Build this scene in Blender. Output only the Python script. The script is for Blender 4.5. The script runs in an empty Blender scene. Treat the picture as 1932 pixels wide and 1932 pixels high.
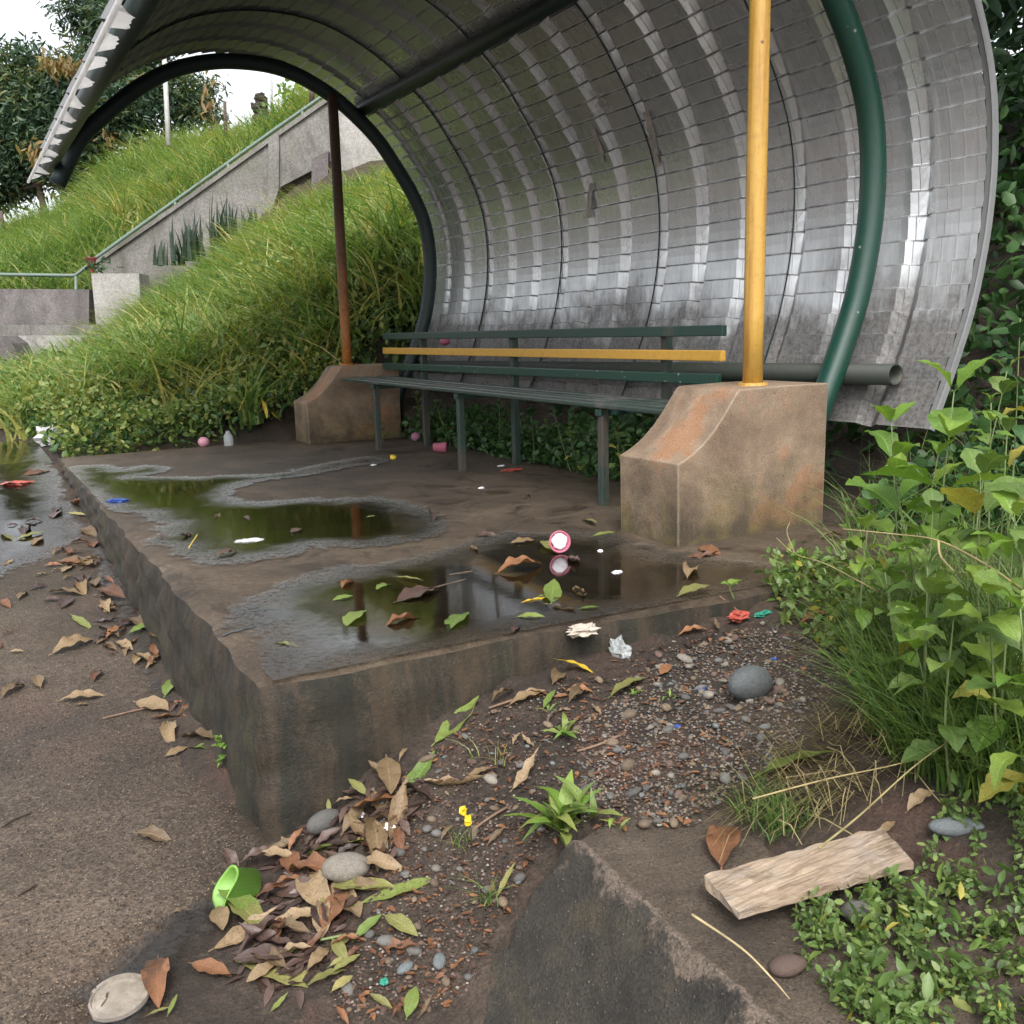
import bpy, math, random
import numpy as np
from mathutils import Vector, Matrix, Euler
random.seed(7); rng = np.random.default_rng(7)
sc = bpy.context.scene
COL = sc.collection
# ------------------------------------------------------------------ camera, sky, sun, exposure
FPX, CX = 1862.55, 966.0                       # focal length and centre in the units of a 1932 px wide picture
RW = np.array([[0.8707987, -0.1114335, 0.4788446], [-0.4909778, -0.1465868, 0.8587509], [-0.0255013, -0.9829013, -0.1823590]])
EYE = np.array([0.0, 0.0, 0.8])                # z = 0 is the top of the shelter's slab
cd = bpy.data.cameras.new('camera'); cam = bpy.data.objects.new('camera', cd); COL.objects.link(cam); sc.camera = cam
cd.sensor_width = 36.0; cd.lens = 36.0 * FPX / 1932.0; cd.clip_start = 0.05; cd.clip_end = 2000
cam.matrix_world = Matrix(((RW[0][0], -RW[0][1], -RW[0][2], EYE[0]), (RW[1][0], -RW[1][1], -RW[1][2], EYE[1]),
                           (RW[2][0], -RW[2][1], -RW[2][2], EYE[2]), (0, 0, 0, 1)))
SUN_EL, SUN_AZ = math.radians(52), math.radians(205)   # azimuth clockwise from +Y
world = bpy.data.worlds.new('World'); sc.world = world; world.use_nodes = True
wn = world.node_tree; wn.nodes.clear()
wo = wn.nodes.new('ShaderNodeOutputWorld'); bg = wn.nodes.new('ShaderNodeBackground'); sky = wn.nodes.new('ShaderNodeTexSky')
sky.sky_type = 'NISHITA'; sky.sun_disc = False; sky.sun_elevation = SUN_EL; sky.sun_rotation = SUN_AZ
sky.air_density = 1.0; sky.dust_density = 4.0; sky.ozone_density = 1.0
hs = wn.nodes.new('ShaderNodeHueSaturation'); hs.inputs['Saturation'].default_value = 0.22   # overcast: the blue is veiled by cloud
bg.inputs['Strength'].default_value = 0.15
wn.links.new(sky.outputs[0], hs.inputs['Color']); wn.links.new(hs.outputs[0], bg.inputs[0]); wn.links.new(bg.outputs[0], wo.inputs[0])
sd = bpy.data.lights.new('sun', 'SUN'); sun = bpy.data.objects.new('sun', sd); COL.objects.link(sun)
sd.energy = 0.6; sd.angle = math.radians(25); sd.color = (1.0, 0.97, 0.92)
sdir = Vector((math.sin(SUN_AZ) * math.cos(SUN_EL), math.cos(SUN_AZ) * math.cos(SUN_EL), math.sin(SUN_EL)))
sun.rotation_euler = sdir.to_track_quat('Z', 'Y').to_euler(); sun.location = sdir * 50
vs = sc.view_settings
vs.view_transform = 'Standard'; vs.look = 'None'; vs.exposure = 1.35; vs.gamma = 1.0; vs.use_curve_mapping = False
sc.cycles.max_bounces = 6; sc.cycles.diffuse_bounces = 3; sc.cycles.glossy_bounces = 3; sc.cycles.transmission_bounces = 2; sc.cycles.transparent_max_bounces = 8
sc.cycles.use_adaptive_sampling = True; sc.cycles.adaptive_threshold = 0.02
try: sc.cycles.use_denoising = True
except Exception: pass

# ------------------------------------------------------------------ measuring helpers
def ray(x, y): return RW @ np.array([x - CX, y - CX, FPX])
def on(x, y, ax, v):
    r = ray(x, y); return EYE + r * ((v - EYE[ax]) / r[ax])
def at(x, y, d): return EYE + ray(x, y) * (d / FPX)
FWD = np.array([RW[0][2], RW[1][2], 0.0]); FWD /= np.linalg.norm(FWD)
RGT = np.array([FWD[1], -FWD[0], 0.0])

# ------------------------------------------------------------------ material helpers
class NT:
    def __init__(s, name):
        s.m = bpy.data.materials.new(name); s.m.use_nodes = True; s.t = s.m.node_tree; s.t.nodes.clear()
        s.out = s.t.nodes.new('ShaderNodeOutputMaterial')
    def n(s, typ, **kw):
        nd = s.t.nodes.new('ShaderNode' + typ)
        for k, v in kw.items():
            if k.startswith('_'): setattr(nd, k[1:], v)
            else: s.set(nd, k.replace('__', ' '), v)
        return nd
    def set(s, nd, key, v):
        sock = nd.inputs[int(key[1:])] if key[0] == 'i' and key[1:].isdigit() else nd.inputs[key]
        if isinstance(v, bpy.types.NodeSocket): s.t.links.new(v, sock)
        elif isinstance(v, bpy.types.Node): s.t.links.new(v.outputs[0], sock)
        else:
            if hasattr(sock.default_value, '__len__') and len(sock.default_value) == 4 and len(v) == 3: v = tuple(v) + (1.0,)
            sock.default_value = v
    def coord(s, which='Object'): return s.n('TexCoord').outputs[which]
    def noise(s, vec, scale, detail=4.0, rough=0.6, dist=0.0):
        return s.n('TexNoise', Vector=vec, Scale=scale, Detail=min(detail, 5.0), Roughness=rough, Distortion=dist).outputs['Fac']
    def ramp(s, fac, stops, interp='LINEAR'):
        r = s.n('ValToRGB', Fac=fac); cr = r.color_ramp; cr.interpolation = interp
        while len(cr.elements) < len(stops): cr.elements.new(0.5)
        for e, (p, c) in zip(cr.elements, stops):
            e.position = p; e.color = (tuple(c) + (1.0,))[:4] if hasattr(c, '__len__') else (c, c, c, 1.0)
        return r.outputs[0]
    def mix(s, fac, a, b, mode='MIX'):
        nd = s.n('MixRGB', _blend_type=mode)
        s.set(nd, 'Fac', fac); s.set(nd, 'Color1', a); s.set(nd, 'Color2', b); return nd.outputs[0]
    def math(s, op, a, b=None, clamp=False):
        nd = s.n('Math', _operation=op, _use_clamp=clamp); s.set(nd, 'i0', a)
        if b is not None: s.set(nd, 'i1', b)
        return nd.outputs[0]
    def mapv(s, vec, scale=(1, 1, 1), rot=(0, 0, 0)): return s.n('Mapping', Vector=vec, Scale=scale, Rotation=rot).outputs[0]
    def bump(s, h, strength=0.3, dist=0.01, normal=None):
        nd = s.n('Bump', Height=h, Strength=strength, Distance=dist)
        if normal is not None: s.set(nd, 'Normal', normal)
        return nd.outputs[0]
    def prin(s, **kw):
        p = s.n('BsdfPrincipled')
        for k, v in kw.items(): s.set(p, k.replace('__', ' '), v)
        s.t.links.new(p.outputs[0], s.out.inputs[0]); return p

def m_concrete(name, dark, mid, light, stain=(0.05, 0.045, 0.025), moss=(0.05, 0.06, 0.02), stain_amt=0.6, moss_amt=0.4, rough=0.85, grit=1.0, bumpd=0.006, sc_=1.0, edge=None, streak=0.0):
    t = NT(name); v = t.coord()
    big = t.noise(v, 1.6 * sc_, 6, 0.65, 0.3); fine = t.noise(v, 38 * sc_, 5, 0.7); vfine = t.noise(v, 170 * sc_, 3, 0.7)
    c = t.ramp(t.math('ADD', t.math('MULTIPLY', big, 0.6), t.math('MULTIPLY', fine, 0.4)), [(0.33, dark), (0.5, mid), (0.68, light)])
    st = t.ramp(t.noise(t.mapv(v, (3, 3, 0.9)), 1.5 * sc_, 6, 0.7, 0.8), [(0.5, 0.0), (0.66, 1.0)])
    c = t.mix(t.math('MULTIPLY', st, stain_amt), c, stain)
    ms = t.ramp(t.noise(v, 2.3 * sc_, 7, 0.7, 0.5), [(0.52, 0.0), (0.7, 1.0)])
    c = t.mix(t.math('MULTIPLY', ms, moss_amt), c, moss)
    spk = t.ramp(vfine, [(0.36, 0.55), (0.5, 1.0), (0.66, 1.0 + 0.55 * grit)])
    c = t.mix(1.0, c, spk, 'MULTIPLY')
    if streak:
        sk = t.ramp(t.noise(t.mapv(v, (6, 6, 0.5)), 2.2, 5, 0.7, 0.3), [(0.45, 0.0), (0.6, 1.0)]); c = t.mix(t.math('MULTIPLY', sk, streak), c, (0.06, 0.038, 0.021))
        sk2 = t.ramp(t.noise(t.mapv(v, (4, 4, 0.6)), 1.7, 6, 0.75, 0.5), [(0.5, 0.0), (0.62, 1.0)]); c = t.mix(t.math('MULTIPLY', sk2, 0.8), c, (0.009, 0.01, 0.006))
    if edge:
        pt = t.n('NewGeometry').outputs['Pointiness']; eg = t.ramp(t.math('ADD', pt, t.math('MULTIPLY', t.math('SUBTRACT', t.noise(v, 25, 5, 0.7), 0.5), 0.12)), [(0.53, 0.0), (0.58, 1.0)])
        c = t.mix(t.math('MULTIPLY', eg, 0.75), c, edge)
    b = t.math('ADD', t.math('MULTIPLY', fine, 0.7), t.math('MULTIPLY', vfine, 0.45))
    t.prin(Base__Color=c, Roughness=t.math('SUBTRACT', rough, t.math('MULTIPLY', st, 0.25)), Normal=t.bump(b, 0.55, bumpd))
    return t.m

def m_paint(name, col, rust=0.35, rough=0.42, rustcol=(0.16, 0.07, 0.03), scale=6.0, dirt=(0.06, 0.05, 0.04), chips=None, drip=0.0):
    t = NT(name); v = t.coord()
    n1 = t.noise(t.mapv(v, (1, 1, 0.5)), scale, 7, 0.7, 0.4); n2 = t.noise(v, 45, 4, 0.7); n3 = t.noise(v, 3.0, 5, 0.6)
    c = t.mix(t.math('MULTIPLY', n3, 0.25), col, tuple(0.62 * k for k in col))
    rs = t.ramp(t.math('ADD', t.math('MULTIPLY', n1, 0.75), t.math('MULTIPLY', n2, 0.25)), [(0.66 - 0.3 * rust, 0.0), (0.74 - 0.3 * rust, 1.0)])
    c = t.mix(rs, c, rustcol); c = t.mix(t.math('MULTIPLY', t.ramp(n2, [(0.5, 0.0), (0.8, 1.0)]), 0.35), c, dirt)
    if drip:
        dr = t.ramp(t.noise(t.mapv(v, (22, 22, 1.1)), 2.0, 5, 0.7, 0.2), [(0.47, 0.0), (0.62, 1.0)]); c = t.mix(t.math('MULTIPLY', dr, drip), c, rustcol)
    if chips:
        vo = t.n('TexVoronoi', Vector=v, Scale=26.0); hit_ = t.math('MULTIPLY', t.ramp(vo.outputs['Distance'], [(0.12, 1.0), (0.2, 0.0)]), t.ramp(t.n('SeparateXYZ', Vector=vo.outputs['Color']).outputs[0], [(0.8, 0.0), (0.82, 1.0)])); c = t.mix(hit_, c, chips)
    t.prin(Base__Color=c, Roughness=t.math('ADD', rough, t.math('MULTIPLY', rs, 0.35)), Normal=t.bump(t.math('ADD', n2, rs), 0.15, 0.003))
    return t.m

def m_leaf(name, c1, c2, c3=None, trans=0.25, rough=0.45, vein=True, dry=False, spots=None, old=None):
    """leaf blade: UV u along the leaf, v across; colour varies from leaf to leaf"""
    t = NT(name); v = t.coord(); uv = t.coord('UV'); rnd = t.n('ObjectInfo').outputs['Random']
    isl = t.n('NewGeometry').outputs['Random Per Island']
    r = t.math('FRACT', t.math('ADD', rnd, isl))
    stops = [(0.0, c1), (1.0, c2)] if c3 is None else [(0.0, c1), (0.55, c2), (1.0, c3)]
    if old: stops = [(p_ * 0.9, c_) for p_, c_ in stops] + [(0.93, old)]
    c = t.ramp(r, stops)
    n = t.noise(v, 30 if not dry else 45, 4 if vein else 1, 0.65)
    c = t.mix(1.0, c, t.ramp(n, [(0.25, 0.6), (0.5, 1.0), (0.8, 1.3)]), 'MULTIPLY')
    h = n
    if vein:
        sx = t.n('SeparateXYZ', Vector=uv)
        av = t.math('ABSOLUTE', t.math('SUBTRACT', sx.outputs[1], 0.5))
        mid = t.ramp(av, [(0.0, 1.0), (0.045, 0.0)])
        wv = t.math('SINE', t.math('MULTIPLY', t.math('SUBTRACT', sx.outputs[0], t.math('MULTIPLY', av, 0.35)), 75.0))
        wr = t.ramp(wv, [(0.75, 0.0), (1.0, 1.0)])
        lines = t.math('MAXIMUM', mid, t.math('MULTIPLY', wr, 0.35))
        c = t.mix(t.math('MULTIPLY', lines, 0.45), c, tuple(min(1, 1.9 * k + 0.02) for k in c2))
        h = t.math('SUBTRACT', n, t.math('MULTIPLY', lines, 0.8))
    if spots:
        c = t.mix(t.ramp(t.noise(v, 22, 5, 0.7, 0.5), [(0.55, 0.0), (0.68, 0.85)]), c, spots)
    p = t.n('BsdfPrincipled'); t.set(p, 'Base Color', c); t.set(p, 'Roughness', rough); t.set(p, 'Normal', t.bump(h, 0.4, 0.002))
    tr = t.n('BsdfTranslucent', Color=t.mix(1.0, c, (1.25, 1.3, 0.7), 'MULTIPLY'))
    mx = t.n('MixShader'); t.set(mx, 'i0', trans); t.set(mx, 'i1', p); t.set(mx, 'i2', tr); t.t.links.new(mx.outputs[0], t.out.inputs[0])
    return t.m

def m_plain(name, col, rough=0.5, var=0.25, scale=20, trans=0.0, alpha=None, metallic=0.0, dirt=None):
    t = NT(name); v = t.coord(); n = t.noise(v, scale, 5, 0.65)
    c = t.mix(1.0, col, t.ramp(n, [(0.3, 1 - var), (0.7, 1 + var)]), 'MULTIPLY')
    if dirt: c = t.mix(t.ramp(t.noise(v, scale * 0.6, 6, 0.7, 0.6), [(0.5, 0.0), (0.72, 0.8)]), c, dirt)
    p = t.prin(Base__Color=c, Roughness=rough, Metallic=metallic, Normal=t.bump(n, 0.2, 0.002))
    if trans:
        tr = t.n('BsdfTranslucent', Color=c); mx = t.n('MixShader'); t.set(mx, 'i0', trans); t.set(mx, 'i1', p); t.set(mx, 'i2', tr)
        t.t.links.new(mx.outputs[0], t.out.inputs[0])
    if alpha is not None:
        tp = t.n('BsdfTransparent'); mx = t.n('MixShader'); t.set(mx, 'i0', alpha); t.set(mx, 'i1', tp); t.set(mx, 'i2', p)
        t.t.links.new(mx.outputs[0], t.out.inputs[0])
    return t.m

M = {}
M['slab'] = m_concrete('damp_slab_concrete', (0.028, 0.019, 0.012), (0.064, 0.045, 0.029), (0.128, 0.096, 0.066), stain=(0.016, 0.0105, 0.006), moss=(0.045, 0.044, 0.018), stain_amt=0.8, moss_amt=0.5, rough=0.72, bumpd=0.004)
M['slabside'] = m_concrete('moss_and_shade_slab_side', (0.009, 0.0075, 0.005), (0.022, 0.0175, 0.011), (0.055, 0.043, 0.027), stain=(0.004, 0.004, 0.0025), moss=(0.045, 0.05, 0.018), stain_amt=0.85, moss_amt=0.6, rough=0.85, bumpd=0.012, streak=0.6)  # black moss, with the base colours darkened further for the undercut's shade
def m_kerb():
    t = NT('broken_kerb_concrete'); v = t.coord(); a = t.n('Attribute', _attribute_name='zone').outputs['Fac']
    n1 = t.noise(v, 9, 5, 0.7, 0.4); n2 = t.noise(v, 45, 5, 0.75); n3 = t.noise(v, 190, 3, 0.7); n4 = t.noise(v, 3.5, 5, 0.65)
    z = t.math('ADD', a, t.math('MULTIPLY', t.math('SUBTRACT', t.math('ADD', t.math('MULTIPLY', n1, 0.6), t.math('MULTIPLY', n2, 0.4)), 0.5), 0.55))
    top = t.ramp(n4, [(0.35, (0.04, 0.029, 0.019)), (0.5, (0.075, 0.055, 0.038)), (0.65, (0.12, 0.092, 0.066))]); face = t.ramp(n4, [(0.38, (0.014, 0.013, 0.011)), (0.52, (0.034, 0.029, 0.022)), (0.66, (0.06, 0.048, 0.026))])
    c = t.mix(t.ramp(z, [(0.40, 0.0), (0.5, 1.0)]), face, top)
    c = t.mix(t.ramp(z, [(0.41, 0.0), (0.46, 0.75), (0.5, 0.6), (0.54, 0.0)]), c, (0.15, 0.115, 0.088))
    vo = t.n('TexVoronoi', Vector=v, Scale=85.0); gr = t.math('MULTIPLY', t.ramp(vo.outputs['Distance'], [(0.12, 1.0), (0.3, 0.0)]), t.ramp(t.n('SeparateXYZ', Vector=vo.outputs['Color']).outputs[0], [(0.55, 0.0), (0.8, 1.0)])); c = t.mix(t.math('MULTIPLY', gr, 0.5), c, (0.2, 0.165, 0.13))
    c = t.mix(1.0, c, t.ramp(n3, [(0.32, 0.45), (0.5, 1.0), (0.7, 1.6)]), 'MULTIPLY')
    t.prin(Base__Color=c, Roughness=0.88, Normal=t.bump(t.math('ADD', t.math('ADD', n2, t.math('MULTIPLY', n3, 0.5)), gr), 0.8, 0.012)); return t.m
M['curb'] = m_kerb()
M['wall'] = m_concrete('weathered_parapet_concrete', (0.06, 0.056, 0.049), (0.135, 0.128, 0.117), (0.22, 0.21, 0.193), stain=(0.035, 0.03, 0.018), moss=(0.08, 0.085, 0.04), stain_amt=0.75, moss_amt=0.5, sc_=0.5, bumpd=0.01)
M['palewall'] = m_concrete('pale_plaster', (0.15, 0.14, 0.125), (0.25, 0.24, 0.222), (0.33, 0.32, 0.3), stain=(0.08, 0.07, 0.055), stain_amt=0.7, moss_amt=0.1, sc_=0.5)
M['darkwall'] = m_concrete('stained_low_wall', (0.045, 0.038, 0.038), (0.095, 0.083, 0.083), (0.17, 0.155, 0.148), stain=(0.025, 0.022, 0.022), stain_amt=0.7, moss_amt=0.3, sc_=0.7)

def m_block():
    t = NT('rendered_footing_concrete'); v = t.coord(); g = t.n('NewGeometry'); sx = t.n('SeparateXYZ', Vector=v)
    big = t.noise(v, 3.2, 6, 0.62, 0.4); fine = t.noise(v, 60, 5, 0.7); vf = t.noise(v, 240, 3, 0.7)
    c = t.ramp(big, [(0.34, (0.15, 0.103, 0.068)), (0.5, (0.235, 0.17, 0.116)), (0.64, (0.35, 0.275, 0.195))])
    orange = t.ramp(t.noise(v, 3.4, 4, 0.6, 0.3), [(0.5, 0.0), (0.58, 1.0)])
    c = t.mix(t.math('MULTIPLY', orange, 0.7), c, (0.28, 0.125, 0.055))
    # splash-back algae and dirt: densest near the foot of the block, with a ragged upper edge
    zz = t.math('ADD', sx.outputs[2], t.math('MULTIPLY', t.math('SUBTRACT', t.noise(v, 7, 6, 0.7, 0.5), 0.5), 0.5))
    alg = t.ramp(zz, [(0.03, 0.9), (0.15, 0.45), (0.3, 0.0)])
    c = t.mix(alg, c, t.ramp(t.noise(v, 9, 4), [(0.4, (0.045, 0.034, 0.02)), (0.66, (0.11, 0.09, 0.03))]))
    c = t.mix(1.0, c, t.ramp(vf, [(0.36, 0.6), (0.5, 1.0), (0.7, 1.35)]), 'MULTIPLY')
    bv = t.n('Bevel', _samples=4, Radius=0.012); dt = t.n('VectorMath', _operation='DOT_PRODUCT'); t.set(dt, 'i0', bv); t.set(dt, 'i1', g.outputs['Normal'])
    edge = t.ramp(t.math('ADD', t.math('SUBTRACT', 1.0, dt.outputs['Value']), t.math('MULTIPLY', t.math('SUBTRACT', fine, 0.5), 0.08)), [(0.03, 0.0), (0.09, 1.0)])
    c = t.mix(t.math('MULTIPLY', edge, 0.45), c, (0.42, 0.35, 0.26))
    pv = t.n('TexVoronoi', Vector=v, Scale=38.0); pit = t.math('MULTIPLY', t.ramp(pv.outputs['Distance'], [(0.08, 1.0), (0.15, 0.0)]), t.ramp(t.n('SeparateXYZ', Vector=pv.outputs['Color']).outputs[0], [(0.8, 0.0), (0.82, 1.0)])); c = t.mix(t.math('MULTIPLY', pit, 0.8), c, (0.05, 0.035, 0.024))
    t.prin(Base__Color=c, Roughness=0.86, Normal=t.bump(t.math('SUBTRACT', t.math('ADD', t.math('MULTIPLY', fine, 0.7), t.math('MULTIPLY', vf, 0.4)), pit), 0.6, 0.006))
    return t.m
M['block'] = m_block()

def m_sheet():
    t = NT('galvanised_tile_sheet'); v = t.coord(); uv = t.coord('UV'); sx = t.n('SeparateXYZ', Vector=v); su = t.n('SeparateXYZ', Vector=uv)
    n1 = t.noise(v, 2.5, 6, 0.65, 0.3); n2 = t.noise(t.mapv(v, (9, 9, 1.2)), 3.0, 6, 0.75, 0.2); n3 = t.noise(v, 55, 4, 0.7)
    base = t.ramp(n2, [(0.25, (0.6, 0.62, 0.64)), (0.75, (0.78, 0.805, 0.83))])
    # mud thrown up from the ground: brown film on the lower rows, thinning upward in streaks
    h = t.math('ADD', sx.outputs[2], t.math('MULTIPLY', t.math('SUBTRACT', t.math('ADD', t.math('MULTIPLY', n1, 0.8), t.math('MULTIPLY', n2, 0.2)), 0.5), 1.1))
    film = t.ramp(t.math('MULTIPLY', h, 0.5), [(0.2, 0.97), (0.39, 0.92), (0.5, 0.25), (0.62, 0.02)])
    film = t.math('MULTIPLY', film, t.ramp(n3, [(0.3, 0.8), (0.65, 1.0)]))
    # dirt lying on the small ledge between two embossed rows
    ph = t.math('FRACT', su.outputs[1]); line = t.ramp(ph, [(0.0, 1.0), (0.04, 0.3), (0.08, 0.0), (0.9, 0.0), (0.95, 1.0)])
    line = t.math('MULTIPLY', line, t.ramp(t.noise(v, 14, 4), [(0.3, 0.35), (0.6, 0.95)])); line = t.math('MULTIPLY', line, t.ramp(t.math('MULTIPLY', su.outputs[1], 0.02), [(0.3, 0.12), (0.6, 1.0)]))   # dirt only settles where the ledges face up
    d = t.math('MAXIMUM', film, t.math('MULTIPLY', line, 0.95))
    dust = t.ramp(n1, [(0.4, 0.0), (0.75, 0.14)]); d = t.math('MAXIMUM', d, dust); up = t.ramp(t.math('MULTIPLY', su.outputs[1], 0.02), [(0.28, 1.0), (0.5, 0.0)]); d = t.math('MAXIMUM', d, t.math('MULTIPLY', up, 0.72))
    c = t.mix(d, base, t.ramp(t.noise(v, 6, 5, 0.7), [(0.35, (0.03, 0.025, 0.02)), (0.65, (0.08, 0.067, 0.055))]))
    c = t.mix(t.math('MULTIPLY', up, 0.75), c, t.mix(n2, (0.09, 0.095, 0.097), (0.17, 0.176, 0.178)))      # duller dark grey from the front lip to just past the crown
    t.prin(Base__Color=c, Metallic=t.math('SUBTRACT', 0.72, t.math('MULTIPLY', d, 0.7)), Roughness=t.math('ADD', 0.25, t.math('MULTIPLY', d, 0.5)),
           Normal=t.bump(n3, 0.08, 0.002))
    return t.m
M['sheet'] = m_sheet()
M['green'] = m_paint('green_gloss_paint', (0.005, 0.044, 0.03), rust=-0.06, rough=0.36, scale=5, chips=(0.2, 0.22, 0.17), drip=0.04)
M['darkgreen'] = m_paint('dark_green_pipe_paint', (0.018, 0.035, 0.03), rust=0.0, rough=0.5)
M['mudgreen'] = m_paint('muddy_green_pipe_paint', (0.025, 0.032, 0.024), rust=0.25, rough=0.65, rustcol=(0.12, 0.1, 0.075))
M['benchdark'] = m_paint('worn_dark_green_paint', (0.013, 0.043, 0.032), rust=0.35, rough=0.45, rustcol=(0.09, 0.075, 0.06), scale=4)
M['yellow'] = m_paint('yellow_gloss_paint', (0.52, 0.31, 0.065), rust=0.08, rough=0.42, rustcol=(0.28, 0.11, 0.02), scale=4, drip=0.55, chips=(0.12, 0.06, 0.03))
M['benchleg'] = m_paint('worn_leg_paint', (0.022, 0.045, 0.036), rust=0.6, rough=0.5, rustcol=(0.06, 0.048, 0.038), scale=3, drip=0.5)
M['seat'] = m_paint('worn_grey_green_seat_paint', (0.03, 0.05, 0.042), rust=0.45, rough=0.3, rustcol=(0.085, 0.085, 0.08), scale=3)
M['orange'] = m_paint('amber_slat_paint', (0.58, 0.32, 0.045), rust=-0.12, rough=0.45, rustcol=(0.2, 0.09, 0.03))
def m_rustpost():
    t = NT('rusting_amber_post'); v = t.coord(); sx = t.n('SeparateXYZ', Vector=v); n = t.noise(v, 7, 6, 0.7, 0.4); n2 = t.noise(v, 50, 4, 0.7)
    f = t.math('ADD', t.math('MULTIPLY', sx.outputs[2], 0.5), t.math('MULTIPLY', t.math('SUBTRACT', n, 0.5), 0.5))
    c = t.ramp(f, [(0.1, (0.42, 0.17, 0.03)), (0.45, (0.26, 0.1, 0.025)), (0.72, (0.14, 0.065, 0.03)), (0.95, (0.085, 0.045, 0.028))])
    c = t.mix(1.0, c, t.ramp(n2, [(0.3, 0.65), (0.7, 1.3)]), 'MULTIPLY')
    t.prin(Base__Color=c, Roughness=0.65, Normal=t.bump(n2, 0.3, 0.003)); return t.m
M['rustpost'] = m_rustpost()
M['rust'] = m_plain('rust', (0.14, 0.055, 0.025), 0.85, 0.5, 60)
M['ringdark'] = m_paint('dark_blue_green_pipe', (0.012, 0.03, 0.03), rust=-0.15, rough=0.5)

def m_road():
    t = NT('worn_road_concrete'); v = t.coord()
    big = t.noise(v, 0.9, 6, 0.6, 0.3); fine = t.noise(v, 42, 5, 0.75); vf = t.noise(v, 120, 3, 0.65)
    vo = t.n('TexVoronoi', Vector=v, Scale=95.0); vo2 = t.n('TexVoronoi', Vector=v, Scale=33.0)
    c = t.ramp(t.math('ADD', t.math('MULTIPLY', big, 0.65), t.math('MULTIPLY', fine, 0.35)), [(0.38, (0.022, 0.0155, 0.0105)), (0.5, (0.053, 0.0375, 0.026)), (0.62, (0.11, 0.081, 0.059))])
    moss = t.ramp(t.noise(v, 1.7, 6, 0.65, 0.5), [(0.5, 0.0), (0.66, 1.0)]); c = t.mix(t.math('MULTIPLY', moss, 0.6), c, (0.045, 0.036, 0.02))
    red = t.ramp(t.noise(v, 1.1, 4, 0.6, 0.2), [(0.52, 0.0), (0.68, 1.0)]); c = t.mix(t.math('MULTIPLY', red, 0.5), c, (0.115, 0.064, 0.043))
    g = t.ramp(vo.outputs['Distance'], [(0.1, 1.0), (0.3, 0.0)])
    g = t.math('MULTIPLY', g, t.ramp(t.n('SeparateXYZ', Vector=vo.outputs['Color']).outputs[0], [(0.45, 0.0), (0.75, 1.0)]))
    g = t.math('MULTIPLY', g, t.ramp(t.noise(v, 3, 5, 0.7), [(0.35, 0.25), (0.6, 1.0)]))
    c = t.mix(t.math('MULTIPLY', g, 0.7), c, (0.28, 0.225, 0.17))
    c = t.mix(1.0, c, t.ramp(vf, [(0.32, 0.35), (0.5, 1.0), (0.7, 1.8)]), 'MULTIPLY')
    hgt = t.math('ADD', t.math('ADD', t.math('MULTIPLY', fine, 0.8), t.math('MULTIPLY', g, 0.6)), t.math('MULTIPLY', vf, 0.5))
    wet = t.ramp(t.noise(v, 0.7, 5, 0.6, 0.6), [(0.45, 0.0), (0.62, 1.0)])
    t.prin(Base__Color=c, Roughness=t.math('SUBTRACT', 0.82, t.math('MULTIPLY', wet, 0.28)), Normal=t.bump(hgt, 0.7, 0.008)); return t.m
M['road'] = m_road()
def m_soil():
    t = NT('damp_gritty_soil'); v = t.coord()
    big = t.noise(v, 1.8, 6, 0.65, 0.5); fine = t.noise(v, 48, 6, 0.75); vf = t.noise(v, 160, 3, 0.7)
    c = t.ramp(t.math('ADD', t.math('MULTIPLY', big, 0.5), t.math('MULTIPLY', fine, 0.5)), [(0.33, (0.012, 0.0085, 0.0055)), (0.48, (0.032, 0.022, 0.015)), (0.62, (0.07, 0.049, 0.034))])
    red = t.ramp(t.noise(v, 2.6, 4, 0.6, 0.3), [(0.56, 0.0), (0.68, 1.0)]); c = t.mix(t.math('MULTIPLY', red, 0.5), c, (0.085, 0.04, 0.027))
    c = t.mix(1.0, c, t.ramp(vf, [(0.3, 0.5), (0.5, 1.0), (0.7, 1.6)]), 'MULTIPLY')
    t.prin(Base__Color=c, Roughness=0.8, Normal=t.bump(t.math('ADD', fine, t.math('MULTIPLY', vf, 0.5)), 0.8, 0.015)); return t.m
M['soil'] = m_soil()
M['grassyel'] = m_leaf('yellowing_grass', (0.2, 0.22, 0.05), (0.33, 0.33, 0.08), (0.42, 0.35, 0.14), trans=0.35, rough=0.55, vein=False)
M['grass'] = m_leaf('tall_grass', (0.08, 0.155, 0.034), (0.15, 0.255, 0.06), (0.28, 0.33, 0.11), trans=0.4, rough=0.5, vein=False)
M['grassdark'] = m_leaf('deep_green_grass', (0.04, 0.09, 0.018), (0.085, 0.16, 0.03), (0.16, 0.2, 0.045), trans=0.3, rough=0.5, vein=False)
M['straw'] = m_leaf('straw_stalk', (0.32, 0.25, 0.12), (0.26, 0.24, 0.1), (0.4, 0.31, 0.17), trans=0.15, rough=0.6, vein=False)
M['weed'] = m_leaf('weed_leaf', (0.07, 0.128, 0.03), (0.115, 0.19, 0.045), (0.18, 0.26, 0.065), old=(0.34, 0.3, 0.06), spots=(0.09, 0.075, 0.03), trans=0.3, rough=0.45)
M['weedbright'] = m_leaf('young_weed_leaf', (0.11, 0.21, 0.035), (0.16, 0.27, 0.045), (0.23, 0.32, 0.06), trans=0.35, rough=0.42)
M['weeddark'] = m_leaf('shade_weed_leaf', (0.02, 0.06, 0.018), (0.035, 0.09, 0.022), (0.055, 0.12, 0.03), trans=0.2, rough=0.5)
M['cover'] = m_leaf('small_ground_cover_leaf', (0.065, 0.12, 0.032), (0.12, 0.19, 0.05), (0.2, 0.26, 0.075), trans=0.3, rough=0.5, vein=False)
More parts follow.
